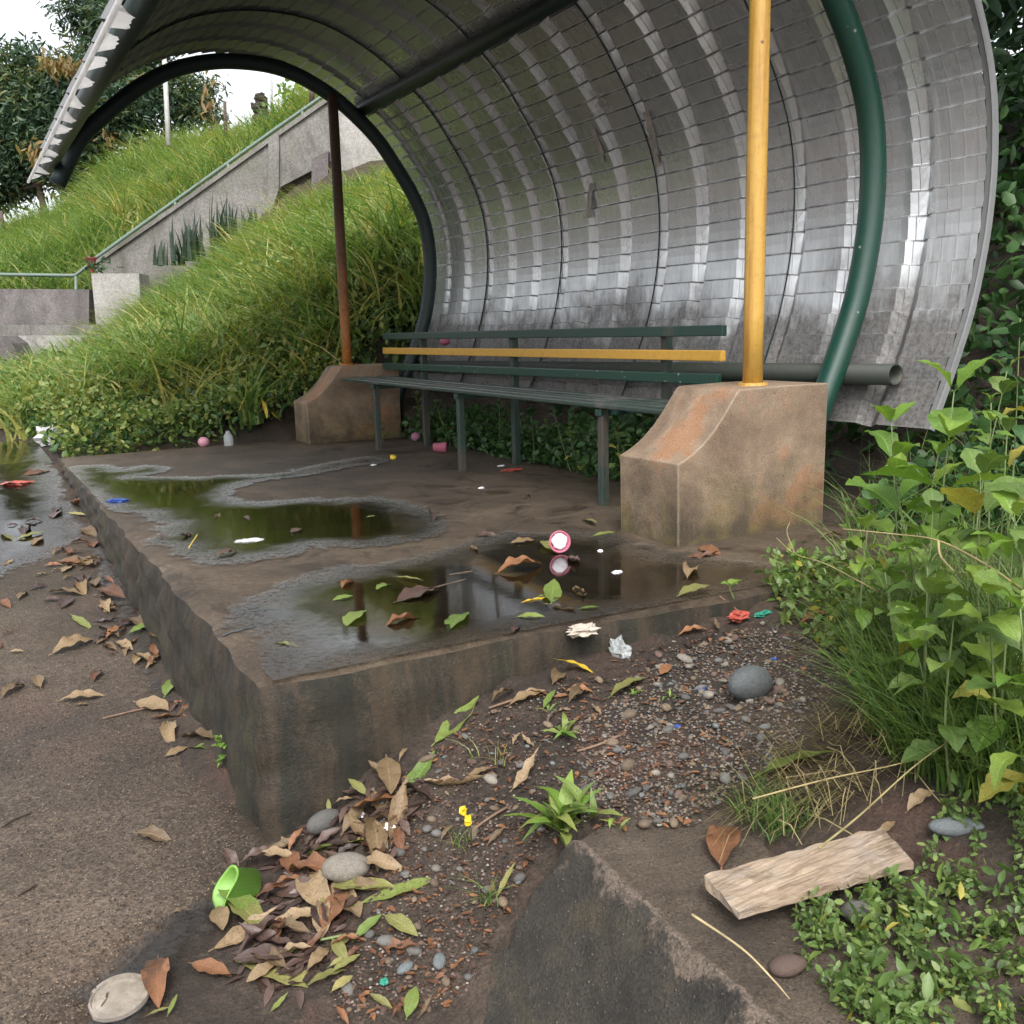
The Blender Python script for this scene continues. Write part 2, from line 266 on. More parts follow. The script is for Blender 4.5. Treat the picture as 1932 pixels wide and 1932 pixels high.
M['bushmix'] = m_leaf('bank_bush_leaf', (0.08, 0.14, 0.03), (0.15, 0.22, 0.05), (0.28, 0.28, 0.075), trans=0.3, rough=0.55, vein=False)
M['crown'] = m_leaf('mango_crown_leaf', (0.028, 0.06, 0.036), (0.045, 0.09, 0.05), (0.08, 0.13, 0.06), trans=0.25, rough=0.5, vein=False)
M['crownlight'] = m_leaf('olive_crown_leaf', (0.05, 0.085, 0.022), (0.085, 0.12, 0.03), (0.14, 0.13, 0.045), trans=0.25, rough=0.5, vein=False)
M['flush'] = m_leaf('young_amber_leaf', (0.15, 0.13, 0.03), (0.2, 0.14, 0.04), (0.17, 0.085, 0.035), trans=0.25, rough=0.5, vein=False)
M['stem'] = m_plain('green_stem', (0.13, 0.17, 0.06), 0.6, 0.3, 30)
M['bark'] = m_plain('bark', (0.075, 0.055, 0.04), 0.9, 0.5, 12)
M['snake'] = m_leaf('snake_plant_leaf', (0.01, 0.026, 0.016), (0.018, 0.04, 0.022), (0.03, 0.05, 0.026), trans=0.05, vein=False)
M['dry1'] = m_leaf('dry_tan_leaf', (0.09, 0.06, 0.032), (0.185, 0.125, 0.064), (0.28, 0.2, 0.115), trans=0.1, rough=0.55, dry=True, spots=(0.06, 0.04, 0.028))
M['dry2'] = m_leaf('dry_russet_leaf', (0.085, 0.038, 0.022), (0.16, 0.072, 0.035), (0.25, 0.115, 0.05), trans=0.1, rough=0.5, dry=True, spots=(0.045, 0.028, 0.02))
M['dry3'] = m_leaf('sodden_dark_leaf', (0.035, 0.022, 0.018), (0.065, 0.04, 0.032), (0.1, 0.065, 0.052), trans=0.03, rough=0.4, dry=True)
M['olive'] = m_leaf('yellowing_olive_leaf', (0.16, 0.155, 0.05), (0.22, 0.22, 0.07), (0.3, 0.26, 0.1), trans=0.15, rough=0.5, spots=(0.1, 0.07, 0.035))
M['fresh'] = m_leaf('fallen_green_leaf', (0.1, 0.16, 0.035), (0.15, 0.21, 0.05), (0.22, 0.24, 0.065), trans=0.2, rough=0.42, spots=(0.12, 0.1, 0.03))
M['yleaf'] = m_leaf('fallen_yellow_leaf', (0.5, 0.34, 0.03), (0.55, 0.38, 0.04), trans=0.2, rough=0.45)
def m_stone(name, c1, c2): 
    t = NT(name); v = t.coord(); n = t.noise(v, 16, 6, 0.65, 0.3); n2 = t.noise(v, 130, 4, 0.7)
    c = t.ramp(n, [(0.3, c1), (0.7, c2)]); rnd = t.n('ObjectInfo').outputs['Random']; isl = t.n('NewGeometry').outputs['Random Per Island']
    c = t.mix(1.0, c, t.ramp(t.math('FRACT', t.math('ADD', rnd, isl)), [(0, 0.65), (1, 1.35)]), 'MULTIPLY')
    c = t.mix(t.ramp(t.noise(v, 40, 4, 0.7, 0.4), [(0.52, 0.0), (0.62, 0.4)]), c, (0.09, 0.065, 0.045)); t.prin(Base__Color=c, Roughness=0.75, Normal=t.bump(t.math('ADD', n2, n), 0.5, 0.004)); return t.m
M['sgrey'] = m_stone('grey_stone', (0.08, 0.078, 0.073), (0.15, 0.146, 0.137))
M['sblue'] = m_stone('blue_grey_stone', (0.075, 0.09, 0.095), (0.15, 0.165, 0.168))
M['stan'] = m_stone('tan_stone', (0.1, 0.072, 0.048), (0.2, 0.148, 0.1))
M['sred'] = m_stone('reddish_stone', (0.08, 0.05, 0.04), (0.14, 0.09, 0.072))
M['spale'] = m_stone('pale_stone', (0.14, 0.124, 0.102), (0.25, 0.225, 0.19))
def m_wood():
    t = NT('weathered_plank_wood'); v = t.coord(); st = t.mapv(v, (2.0, 26, 26)); n = t.noise(st, 4, 7, 0.7, 0.8); n2 = t.noise(v, 14, 5, 0.7, 0.3)
    c = t.ramp(n, [(0.3, (0.14, 0.09, 0.055)), (0.45, (0.3, 0.22, 0.15)), (0.66, (0.42, 0.33, 0.24))])
    c = t.mix(t.ramp(n2, [(0.5, 0.0), (0.7, 0.6)]), c, (0.3, 0.26, 0.23)); c = t.mix(t.ramp(t.noise(v, 9, 5, 0.7, 0.5), [(0.55, 0.0), (0.7, 0.7)]), c, (0.11, 0.075, 0.045))
    t.prin(Base__Color=c, Roughness=0.85, Normal=t.bump(n, 0.9, 0.008)); return t.m
M['wood'] = m_wood()

# ------------------------------------------------------------------ object helpers
def tag(o, label=None, cat=None, group=None, kind=None):
    if label: o['label'] = label
    if cat: o['category'] = cat
    if group: o['group'] = group
    if kind: o['kind'] = kind
    return o
def thing(name, loc, label, cat, group=None):
    o = bpy.data.objects.new(name, None); COL.objects.link(o); o.location = loc; o.empty_display_size = 0.1
    return tag(o, label, cat, group)
def wloc(p):
    v = Vector((0, 0, 0))
    while p is not None: v += p.location; p = p.parent
    return v
def mesh(name, V, F, mat=None, smooth=False, uv=None):
    me = bpy.data.meshes.new(name); V = np.asarray(V, dtype=float)
    me.from_pydata(V.tolist(), [], [tuple(map(int, f)) for f in F])
    if uv is not None:
        ul = me.uv_layers.new(name='UVMap'); li = np.empty(len(me.loops), dtype=np.int32); me.loops.foreach_get('vertex_index', li)
        ul.data.foreach_set('uv', np.asarray(uv, dtype=np.float32)[li].ravel())
    if smooth: me.polygons.foreach_set('use_smooth', [True] * len(me.polygons))
    if mat is not None: me.materials.append(M[mat] if isinstance(mat, str) else mat)
    me.update(); return me
def put(name, me, parent=None, loc=None, rot=None, scale=None):
    o = bpy.data.objects.new(name, me); COL.objects.link(o)
    if parent is not None: o.parent = parent
    if loc is not None: o.location = loc
    if rot is not None: o.rotation_euler = rot
    if scale is not None: o.scale = scale
    return o
def solid(name, V, F, mat, parent=None, base=None, smooth=False, uv=None, bevel=0.0, seg=2):
    """vertices in world coordinates; the object's origin goes to the parent's place or to base"""
    V = np.asarray(V, dtype=float)
    org = np.array(wloc(parent)) if parent is not None else (np.array(base) if base is not None else np.array([V[:, 0].mean(), V[:, 1].mean(), V[:, 2].min()]))
    me = mesh(name, V - org, F, mat, smooth, uv)
    o = put(name, me, parent, None if parent is not None else org)
    if bevel:
        b = o.modifiers.new('bevel', 'BEVEL'); b.width = bevel; b.segments = seg; b.limit_method = 'ANGLE'; b.angle_limit = math.radians(35)
    return o
BOXF = [(0, 3, 2, 1), (4, 5, 6, 7), (0, 1, 5, 4), (1, 2, 6, 5), (2, 3, 7, 6), (3, 0, 4, 7)]
def boxv(x0, x1, y0, y1, z0, z1): return [(x0, y0, z0), (x1, y0, z0), (x1, y1, z0), (x0, y1, z0), (x0, y0, z1), (x1, y0, z1), (x1, y1, z1), (x0, y1, z1)]
def beam(p, q, w, h, up=(0, 0, 1)):
    p, q, up = map(lambda a: np.asarray(a, float), (p, q, up)); d = q - p; d /= np.linalg.norm(d)
    s = np.cross(d, up); s /= np.linalg.norm(s); u = np.cross(s, d)
    V = []
    for e in (p, q):
        for a, b in ((-1, -1), (1, -1), (1, 1), (-1, 1)): V.append(e + s * a * w / 2 + u * b * h / 2)
    return V, [(0, 3, 2, 1), (4, 5, 6, 7), (0, 1, 5, 4), (1, 2, 6, 5), (2, 3, 7, 6), (3, 0, 4, 7)]
def tube(path, r, n=16, caps=True, hollow=0.0):
    P = np.asarray(path, float); R_ = np.broadcast_to(np.asarray(r, float), (len(P),))
    T = np.gradient(P, axis=0); T /= np.linalg.norm(T, axis=1)[:, None]
    ref = np.array([0, 0, 1.0]) if abs(T[0][2]) < 0.9 else np.array([1.0, 0, 0])
    V, F = [], []
    s = np.cross(T[0], ref); s /= np.linalg.norm(s)
    for i in range(len(P)):
        s = s - T[i] * np.dot(s, T[i]); s /= np.linalg.norm(s); u = np.cross(T[i], s)
        for k in range(n):
            a = 2 * math.pi * k / n; V.append(P[i] + R_[i] * (math.cos(a) * s + math.sin(a) * u))
    m = len(P)
    for i in range(m - 1):
        for k in range(n): F.append((i * n + k, i * n + (k + 1) % n, (i + 1) * n + (k + 1) % n, (i + 1) * n + k))
    if caps and not hollow: F += [tuple(range(n - 1, -1, -1)), tuple(range((m - 1) * n, m * n))]
    if hollow:                                        # wall with an open bore at both ends
        V2, F2 = tube(path, R_ - hollow, n, False); b = len(V); V += list(V2)
        F += [tuple(b + i for i in reversed(f)) for f in F2]
        for k in range(n):
            k2 = (k + 1) % n; F.append((k2, k, b + k, b + k2)); e = (m - 1) * n; F.append((e + k, e + k2, b + e + k2, b + e + k))
    return V, F
def prism(poly, ax, lo, hi):
    """polygon in the two other axes, extruded along ax"""
    V = []
    for v in (lo, hi):
        for a, b in poly:
            c = [a, b]; c.insert(ax, v); V.append(tuple(c))
    n = len(poly); F = [tuple(range(n)), tuple(range(2 * n - 1, n - 1, -1))]
    for k in range(n): F.append((k, n + k, n + (k + 1) % n, (k + 1) % n))
    return V, F
def lathe(prof, n=24, close=True):
    V, F = [], []
    for r, z in prof:
        for k in range(n): a = 2 * math.pi * k / n; V.append((r * math.cos(a), r * math.sin(a), z))
    for i in range(len(prof) - 1):
        for k in range(n): F.append((i * n + k, i * n + (k + 1) % n, (i + 1) * n + (k + 1) % n, (i + 1) * n + k))
    return V, F
def join(parts):
    V, F = [], []
    for v, f in parts:
        b = len(V); V += [tuple(p) for p in v]; F += [tuple(b + i for i in g) for g in f]
    return V, F
def spline(pts, n):
    P = np.asarray(pts, float); P = np.vstack([2 * P[0] - P[1], P, 2 * P[-1] - P[-2]]); out = []
    for i in range(1, len(P) - 2):
        for t in np.linspace(0, 1, n, endpoint=False):
            a, b, c, d = P[i - 1:i + 3]
            out.append(0.5 * ((2 * b) + (c - a) * t + (2 * a - 5 * b + 4 * c - d) * t * t + (3 * b - a - 3 * c + d) * t ** 3))
    out.append(P[-2]); return np.array(out)
def resample(P, step):
    s = np.concatenate([[0], np.cumsum(np.linalg.norm(np.diff(P, axis=0), axis=1))]); n = max(2, int(round(s[-1] / step)) + 1)
    q = np.linspace(0, s[-1], n); return np.stack([np.interp(q, s, P[:, k]) for k in range(P.shape[1])], 1), q

# ------------------------------------------------------------------ terrain
def zroad(y): return np.interp(y, [-3, 1, 2.2, 3.5, 4.4, 5.75, 6.5, 7.5, 9, 11, 13.5, 16, 19], [-0.42, -0.395, -0.372, -0.33, -0.236, -0.128, -0.075, -0.02, 0.0, 0.04, 0.1, 0.36, 0.7])
ctl = []
for y in (-3, 0, 1.2, 2.2, 3.5, 4.4, 5.75, 6.5, 7.5, 9, 11, 13.5):
    for x in (-9, -4, -1.5, 0.25): ctl.append((x, y, float(zroad(y)) - 0.03))
ctl += [(.6, 2.1, -.385), (.83, 2.1, -.235), (1.04, 2.1, -.145), (1.23, 2.1, -.11), (1.53, 2.1, -.08), (2.0, 2.1, -.045), (2.3, 2.1, -.012), (2.8, 2.1, .02),
        (.36, 1.95, -.4), (.45, 1.65, -.4), (.2, 1.76, -.405), (.66, 1.4, -.44), (.6, 1.1, -.45), (.72, 1.7, -.34), (.9, 1.78, -.25), (1.0, 1.62, -.24), (1.3, 1.75, -.155), (1.7, 1.82, -.105),
        (1.2, 1.4, -.19), (1.12, 1.1, -.19), (1.1, .7, -.19), (1.4, 1.05, -.13), (1.55, .94, -.1), (1.9, 1.5, -.03), (2.2, 1.6, .02), (1.6, .4, -.08), (2.5, 1.0, .15), (3, .4, .3),
        (.5, .9, -.41), (.3, .3, -.42), (2, -.8, .1), (3.2, 2.6, .0), (3.6, 2.2, .1), (3.4, 1.5, .22), (4, 1, .55), (4.2, 2.5, .5), (2.6, 1.8, .06), (5, 2, 1.4), (4.6, 4, .9), (5.5, 5, 1.8), (3.9, 5, .12),
        (3.3, 4, -.02), (3.3, 6, -.02), (3.4, 7, .15), (4.5, 6.5, 1.3), (6, 0, 1.3), (7.5, 3, 2.4), (8, 6.5, 2.8), (1.2, 4, -.2), (2.4, 5, -.1), (1.5, 6.5, -.1), (10, -3, 2.4), (12, 4, 3.4), (5, -4, .8)]
for d, row in {7.4: [(150, 852), (400, 845), (680, 815)], 8.6: [(0, 815), (110, 800), (250, 755), (400, 705), (600, 610), (750, 515), (900, 430)],
               10.5: [(0, 785), (120, 752), (300, 685), (500, 575), (700, 450), (850, 390), (1100, 330)], 13: [(20, 750), (150, 722), (300, 650), (500, 515), (700, 415), (900, 340), (1200, 310)],
               16: [(-250, 740), (0, 715), (120, 705), (200, 680), (300, 615), (500, 465), (640, 405), (760, 370), (900, 320), (1300, 300)], 17.5: [(-200, 690), (0, 670), (185, 650), (300, 575), (500, 440), (620, 395), (760, 355), (1000, 310)],
               18.9: [(-200, 590), (0, 570), (150, 552), (300, 445), (500, 310), (620, 225), (900, 260)], 22: [(-300, 550), (0, 520), (150, 470), (300, 370), (450, 318), (600, 225), (900, 200)],
               26: [(-300, 510), (0, 480), (110, 455), (200, 370), (300, 305), (450, 300), (600, 240), (900, 200)], 34: [(-300, 510), (0, 490), (200, 430), (400, 380), (600, 330), (1000, 280)]}.items():
    for x, y in row: ctl.append(tuple(at(x, y, d)))
CT = np.array(ctl)
def tps_fit(C, lam=2e-3):
    n = len(C); d = np.linalg.norm(C[:, None, :2] - C[None, :, :2], axis=2); K = np.where(d > 0, d * d * np.log(d + 1e-12), 0) + lam * np.eye(n)
    P = np.hstack([np.ones((n, 1)), C[:, :2]]); A = np.zeros((n + 3, n + 3)); A[:n, :n] = K; A[:n, n:] = P; A[n:, :n] = P.T
    return np.linalg.solve(A, np.concatenate([C[:, 2], np.zeros(3)]))
TW = tps_fit(CT)
def sstep(a, b, x): t = np.clip((x - a) / (b - a), 0, 1); return t * t * (3 - 2 * t)
def H(x, y):
    x = np.asarray(x, float); y = np.asarray(y, float); sh = np.broadcast(x, y).shape; xf = np.broadcast_to(x, sh).ravel(); yf = np.broadcast_to(y, sh).ravel(); out = np.empty(xf.size)
    for i in range(0, xf.size, 20000):
        X = xf[i:i + 20000]; Y = yf[i:i + 20000]; d = np.hypot(X[:, None] - CT[None, :, 0], Y[:, None] - CT[None, :, 1])
        out[i:i + 20000] = (d * d * np.log(d + 1e-12)) @ TW[:len(CT)] + TW[-3] + TW[-2] * X + TW[-1] * Y
    dist = np.hypot(xf, yf - 8)
    z = np.clip(out, -0.6, 8.0); far = sstep(26, 45, dist); z = z * (1 - far) + 3.0 * far
    rd = sstep(0.5, -0.1, xf) * sstep(13.5, 12.0, yf); z = z * (1 - rd) + (zroad(yf) - 0.03) * rd           # under the road
    ins = (xf > 0.6) & (xf < 3.02) & (yf > 2.19) & (yf < 7.42); z = np.where(ins, np.minimum(z, -0.1), z)   # under the slab
    # small lumps in the bare soil
    lump = 0.012 * np.sin(xf * 17 + 3 * np.sin(yf * 9)) * np.sin(yf * 19 + 2 * np.sin(xf * 13)) + 0.006 * np.sin(xf * 43 + yf * 31) * np.sin(yf * 47 - xf * 23)
    z = z + lump * sstep(0.3, 0.7, xf) * (dist < 12)
    return z.reshape(sh)
def Hs(x, y): return float(H(np.array([x]), np.array([y]))[0])
def grid_mesh(name, xs, ys, zf, mat, kind='structure', keep=None):
    XX, YY = np.meshgrid(xs, ys, indexing='ij'); ZZ = zf(XX, YY); V = np.stack([XX, YY, ZZ], -1).reshape(-1, 3); nx, ny = len(xs), len(ys)
    idx = np.arange(nx * ny).reshape(nx, ny); F = np.stack([idx[:-1, :-1], idx[1:, :-1], idx[1:, 1:], idx[:-1, 1:]], -1).reshape(-1, 4)
    me = mesh(name, V, F, mat, True); o = put(name, me); o['kind'] = kind; return o
def axis(dense0, dense1, step, lo, hi):
    a = list(np.arange(dense0, dense1 + 1e-6, step)); s = step
    v = a[-1]
    while v < hi: s *= 1.22; v += s; a.append(v)
    s = step; v = a[0]; pre = []
    while v > lo: s *= 1.22; v -= s; pre.append(v)
    return np.array(pre[::-1] + a)
grid_mesh('ground', axis(0.3, 3.4, 0.03, -600, 600), axis(0.4, 2.6, 0.03, -600, 600), H, 'soil')
# road: a sheet with its own worn right edge
ed = [on(x, y, 2, -.385)[:2] for x, y in [(60, 1990), (140, 1932), (185, 1850), (240, 1790), (330, 1722), (400, 1682), (455, 1630), (505, 1585)]]
edge = [(0.0, -3.0), (-0.02, 0.8)] + [tuple(e) for e in ed] + [(0.565, 2.25), (0.575, 4.0), (0.58, 7.4), (0.52, 7.7), (0.3, 9.0), (0.1, 12), (0.0, 14.5)]
ey = np.array([e[1] for e in edge]); ex = np.array([e[0] for e in edge]); o_ = np.argsort(ey); ey, ex = ey[o_], ex[o_]
V, F = [], []; ysr = np.concatenate([np.arange(-3, 1.4, 0.2), np.arange(1.4, 2.5, 0.03), np.arange(2.5, 14.5, 0.15)]); us = np.array([0, .3, .55, .75, .88, .95, .985, 1.0, 1.0])
for i, y in enumerate(ysr):
    xe = np.interp(y, ey, ex) + (0.012 * math.sin(y * 40) + 0.008 * math.sin(y * 97)) * (1 if y < 2.2 else 0.1)
    for k, u in enumerate(us):
        x = -9 + (xe + 9) * u; z = float(zroad(y)) - (0.006 if k == 7 else 0) - (0.05 if k == 8 else 0)
        V.append((x + (0.01 if k == 8 else 0), y, z))
n_ = len(us)
for i in range(len(ysr) - 1):
    for k in range(n_ - 1): F.append((i * n_ + k, i * n_ + k + 1, (i + 1) * n_ + k + 1, (i + 1) * n_ + k))
put('road', mesh('road', V, F, 'road', True))['kind'] = 'structure'

def surf(x, y):
    """height of whatever one would step on"""
    if 0.56 < x < 3.05 and 2.14 < y < 7.5: return 0.0
    if x < np.interp(y, ey, ex) and y < 14: return float(zroad(y))
    return Hs(x, y)
def drop(px, py):
    """the place on the ground seen at a pixel of the picture"""
    d0 = 1.0; r = ray(px, py) / FPX; prev = None
    for d in np.arange(0.9, 25, 0.02):
        p = EYE + r * d
        if p[2] <= surf(p[0], p[1]): return p
    return EYE + r * 25

# ------------------------------------------------------------------ the shelter's slab and footings
def slab():
    nx, ny = 60, 110; pts = {}
    A, B, C, D = np.array([0.545, 2.2]), np.array([0.585, 7.55]), np.array([3.08, 7.44]), np.array([3.02, 2.13])
    V, F, ring = [], [], []
    for i in range(nx + 1):
        for j in range(ny + 1):
            u, v = i / nx, j / ny; u2 = u; p = (A * (1 - u2) + D * u2) * (1 - v) + (B * (1 - u2) + C * u2) * v
            wob = 0.007 * math.sin(p[1] * 7 + 1) + 0.005 * math.sin(p[1] * 23) if i == 0 else 0
            wob2 = 0.008 * math.sin(p[0] * 6) + 0.006 * math.sin(p[0] * 21 + 2) if j == 0 else 0
            chip = 0.0
            for cy_, cw, cz in ((4.05, 0.09, 0.035), (3.55, 0.05, 0.02), (6.1, 0.08, 0.02), (2.8, .04, .012)):
                if i == 0: chip = max(chip, cz * max(0, 1 - abs(p[1] - cy_) / cw))
            edge_z = -0.008 if (i == 0 or j == 0 or i == nx or j == ny) else 0
            V.append((p[0] + wob + chip * 0.8, p[1] + wob2, edge_z - chip + 0.0025 * math.sin(p[0] * 3 + p[1] * 2)))
    idx = lambda i, j: i * (ny + 1) + j
    for i in range(nx):
        for j in range(ny): F.append((idx(i, j), idx(i + 1, j), idx(i + 1, j + 1), idx(i, j + 1)))
    return V, F, nx, ny, idx
V, F, nx, ny, idx = slab()
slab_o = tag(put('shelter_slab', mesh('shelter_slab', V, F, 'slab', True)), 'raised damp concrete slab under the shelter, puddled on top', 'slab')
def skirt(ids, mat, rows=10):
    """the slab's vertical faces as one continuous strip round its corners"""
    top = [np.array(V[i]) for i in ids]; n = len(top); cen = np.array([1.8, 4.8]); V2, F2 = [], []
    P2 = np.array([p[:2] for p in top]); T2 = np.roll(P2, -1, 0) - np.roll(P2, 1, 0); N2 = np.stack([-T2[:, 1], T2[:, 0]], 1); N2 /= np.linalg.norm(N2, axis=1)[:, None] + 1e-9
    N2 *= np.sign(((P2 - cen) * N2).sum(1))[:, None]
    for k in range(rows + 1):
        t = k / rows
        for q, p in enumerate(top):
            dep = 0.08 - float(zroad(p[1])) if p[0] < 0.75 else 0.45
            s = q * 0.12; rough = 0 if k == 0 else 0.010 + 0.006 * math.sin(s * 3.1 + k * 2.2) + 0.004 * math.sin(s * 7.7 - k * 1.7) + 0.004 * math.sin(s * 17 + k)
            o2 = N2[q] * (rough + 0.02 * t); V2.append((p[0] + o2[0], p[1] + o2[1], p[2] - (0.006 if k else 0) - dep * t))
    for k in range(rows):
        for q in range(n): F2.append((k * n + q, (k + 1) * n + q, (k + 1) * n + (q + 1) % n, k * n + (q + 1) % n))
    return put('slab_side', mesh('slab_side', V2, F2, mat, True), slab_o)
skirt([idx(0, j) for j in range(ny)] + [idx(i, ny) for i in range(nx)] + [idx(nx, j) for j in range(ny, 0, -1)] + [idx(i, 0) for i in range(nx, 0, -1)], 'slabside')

BX = [(2.245, -0.02), (2.243, 0.305), (2.27, 0.316), (2.305, 0.333), (2.355, 0.366), (2.405, 0.41), (2.45, 0.46), (2.49, 0.512), (2.52, 0.55), (2.535, 0.558), (2.76, 0.562), (2.985, 0.56), (2.98, -0.02)]
def footing(y0, y1, label, dx=0.0):
    Vp, Fp = prism([(x + dx, z) for x, z in BX], 1, y0, y1)
    o = solid('concrete_footing', Vp, Fp, 'block', base=(2.6 + dx, (y0 + y1) / 2, 0), bevel=0.005, seg=2)
    return tag(o, label, 'footing')
footing(2.785, 3.145, 'tan rendered concrete footing with curved front under the yellow post')
footing(7.07, 7.39, 'grey far concrete footing with curved front under the rusty post')

# ------------------------------------------------------------------ shelter: rings, posts, purlins, tile sheets
RING = [(0.735, 1.80), (0.9, 2.085), (1.077, 2.262), (1.257, 2.412), (1.435, 2.528), (1.615, 2.607), (1.867, 2.665), (2.164, 2.672), (2.39, 2.625), (2.62, 2.52), (2.80, 2.395), (2.985, 2.225), (3.13, 2.03), (3.25, 1.845), (3.34, 1.645),
        (3.378, 1.42), (3.37, 1.17), (3.32, 0.92), (3.25, 0.73), (3.16, 0.535), (3.07, 0.35), (2.99, 0.12), (2.98, -0.05)]
RC = spline(RING, 6)                                   # centre line of a ring in X, Z
def offset_curve(P, d):
    T = np.gradient(P, axis=0); T /= np.linalg.norm(T, axis=1)[:, None]; N = np.stack([-T[:, 1], T[:, 0]], 1); return P + N * d
NEAR_Y, FAR_Y = 2.95, 7.28
shelter = thing('bus_shelter', (2.2, 5.0, 0.0), 'curved metal waiting shelter with silver tile sheet roof over the bench', 'shelter')
for yy, mt, lab in ((NEAR_Y, 'green', 'glossy green near hoop of pipe'), (FAR_Y, 'ringdark', 'dark far hoop of pipe')):
    Vt, Ft = tube([(x, yy, z) for x, z in RC], 0.052, 20); o = solid('hoop', Vt, Ft, mt, shelter, smooth=True); o['label'] = lab
def post(x, y, top, r, mt, lab, basez=0.56):
    o = solid('post', *tube([(x, y, z) for z in np.linspace(basez, top, 8)], r, 20), mt, shelter, smooth=True); o['label'] = lab
    Vp, Fp = lathe([(r + 0.001, 0.012), (r + 0.018, 0.010), (r + 0.02, 0.0), (r * 0.5, 0.0)], 18)
    b = put('base_plate', mesh('base_plate', Vp, Fp, mt, False), o, Vector((x, y, basez)) - wloc(o)); return o
pn = on(1420, 727, 2, 0.56); pf = on(655, 684, 1, 7.23)
post(pn[0], pn[1], float(np.interp(pn[0], RC[40:80, 0], RC[40:80, 1])), 0.039, 'yellow', 'yellow near post on the tan footing')
post(pf[0], pf[1], 2.50, 0.037, 'rustpost', 'rusty amber far post on the grey footing')
OFF = offset_curve(RC, 0.085)                          # purlin centres lie outside the hoops
def purlin_at(x=None, z=None, front=False):
    if x is not None:
        k = np.argmin(np.hypot(OFF[:, 0] - x, OFF[:, 1] - z)); return OFF[k]
pp = on(690, 205, 1, 7.28)
for (x, z), mt, r, y0 in ((purlin_at(pp[0], pp[2]), 'ringdark', 0.05, 2.6), (purlin_at(0.72, 1.92), 'darkgreen', 0.045, 2.6), (purlin_at(3.42, 1.3), 'darkgreen', 0.0, 2.6)):
    if r: solid('purlin', *tube([(x, y0, z), (x, 5.0, z), (x, 7.5, z)], r, 16), mt, shelter, smooth=True)
e0 = on(1690, 707, 0, 3.262); e1 = on(775, 690, 0, 3.262)
o = solid('purlin', *tube([tuple(e0), tuple(0.5 * e0 + 0.5 * e1), (e1[0], 7.4, e1[2])], 0.043, 20, hollow=0.006), 'mudgreen', shelter, smooth=True); o['label'] = 'muddy open-ended bottom pipe behind the bench'

# tile sheet: embossed rows along the arc, recessed ribs across
PITCH = 0.339; Y_NEAR = 2.535
base_c = offset_curve(RC, 0.14)
lo = np.argmin(np.hypot(base_c[:, 0] - 3.2, base_c[:, 1] - 0.40)); hi = 0
arc = base_c[:lo + 1]; lip0 = arc[0] + (arc[0] - arc[1]) / np.linalg.norm(arc[0] - arc[1]) * 0.03; arc = arc[np.hypot(arc[:, 0] - lip0[0], arc[:, 1] - lip0[1]) > 0.1]
s_arc = np.concatenate([[0], np.cumsum(np.linalg.norm(np.diff(arc, axis=0), axis=1))]); L = s_arc[-1]; ROW = 0.098; NR = int(L / ROW)
vs_, hs_ = [], []
for rI in range(NR):
    s0 = rI * ROW + (L - NR * ROW)
    for f, d in ((0.0, -0.010), (0.04, -0.0095), (0.5, -0.0035), (0.9, 0.0015), (0.945, 0.001)): vs_.append(s0 + f * ROW); hs_.append((d, rI + f))
vs_.append(L - 0.001); hs_.append((0, NR))
ARC = np.stack([np.interp(vs_, s_arc, arc[:, 0]), np.interp(vs_, s_arc, arc[:, 1])], 1)
TA = np.gradient(ARC, axis=0); TA /= np.linalg.norm(TA, axis=1)[:, None] + 1e-9; NA = np.stack([-TA[:, 1], TA[:, 0]], 1)   # outward
PROF = [(0.0, 0.0, 1), (0.095, 0.0, 1), (0.115, 0.0012, 1), (0.26, 0.0012, 1), (0.275, 0.0004, 1), (0.29, 0.0012, 1), (0.45, 0.0012, 1), (0.465, 0.0004, 1), (0.48, 0.0012, 1), (0.6, 0.0012, 1), (0.62, 0.0, 1), (0.665, -0.001, 1),
        (0.675, 0.0, 0), (0.82, 0.034, 0), (0.838, 0.034, 0.6), (0.908, 0.019, 1), (0.915, 0.023, 1), (0.922, 0.018, 1), (0.988, 0.0, 1)]
for k in range(5):
    cols = [] if k == 0 else [(Y_NEAR + k * 3 * PITCH - 0.03, 0.0, 1, 0.0)]
    for r3 in range(3):
        for t, d, w in PROF: cols.append((Y_NEAR + (k * 3 + r3 + t) * PITCH, d, w, t))
    cols.append((Y_NEAR + (k + 1) * 3 * PITCH + (0.028 if k < 4 else 0.006), 0.0, 1, 1.0))
    lap = 0.004 * (k % 2)                                # every other sheet lies over its neighbours
    V, F, UV = [], [], []; bow = [0.004 * math.sin(2.1 * k + 3 * s / L) for s in vs_]
    for i in range(len(vs_)):
        for (y, d, w, t) in cols:
            dd = d + hs_[i][0] * w + lap + bow[i] * 0.5
            V.append((ARC[i, 0] + NA[i, 0] * dd, y, ARC[i, 1] + NA[i, 1] * dd)); UV.append((t, hs_[i][1]))
    nc = len(cols)
    for i in range(len(vs_) - 1):
        for j in range(nc - 1): F.append((i * nc + j, i * nc + j + 1, (i + 1) * nc + j + 1, (i + 1) * nc + j))
    o = solid('roof_sheet', V, F, 'sheet', shelter, uv=UV)
for k in range(1, 5):                                   # black laps where two sheets overlap
    V, F = [], []; ys_ = Y_NEAR + k * 3 * PITCH
    for i in range(len(ARC)):
        for y, d in ((ys_ - 0.0325, -0.002), (ys_ - 0.029, -0.003), (ys_ - 0.029, 0.006)): V.append((ARC[i, 0] + NA[i, 0] * (d - 0.006), y, ARC[i, 1] + NA[i, 1] * (d - 0.006)))
    for i in range(len(ARC) - 1): F += [(3 * i, 3 * i + 1, 3 * i + 4, 3 * i + 3), (3 * i + 1, 3 * i + 2, 3 * i + 5, 3 * i + 4)]
    solid('lap_seam', V, F, 'ringdark', shelter)
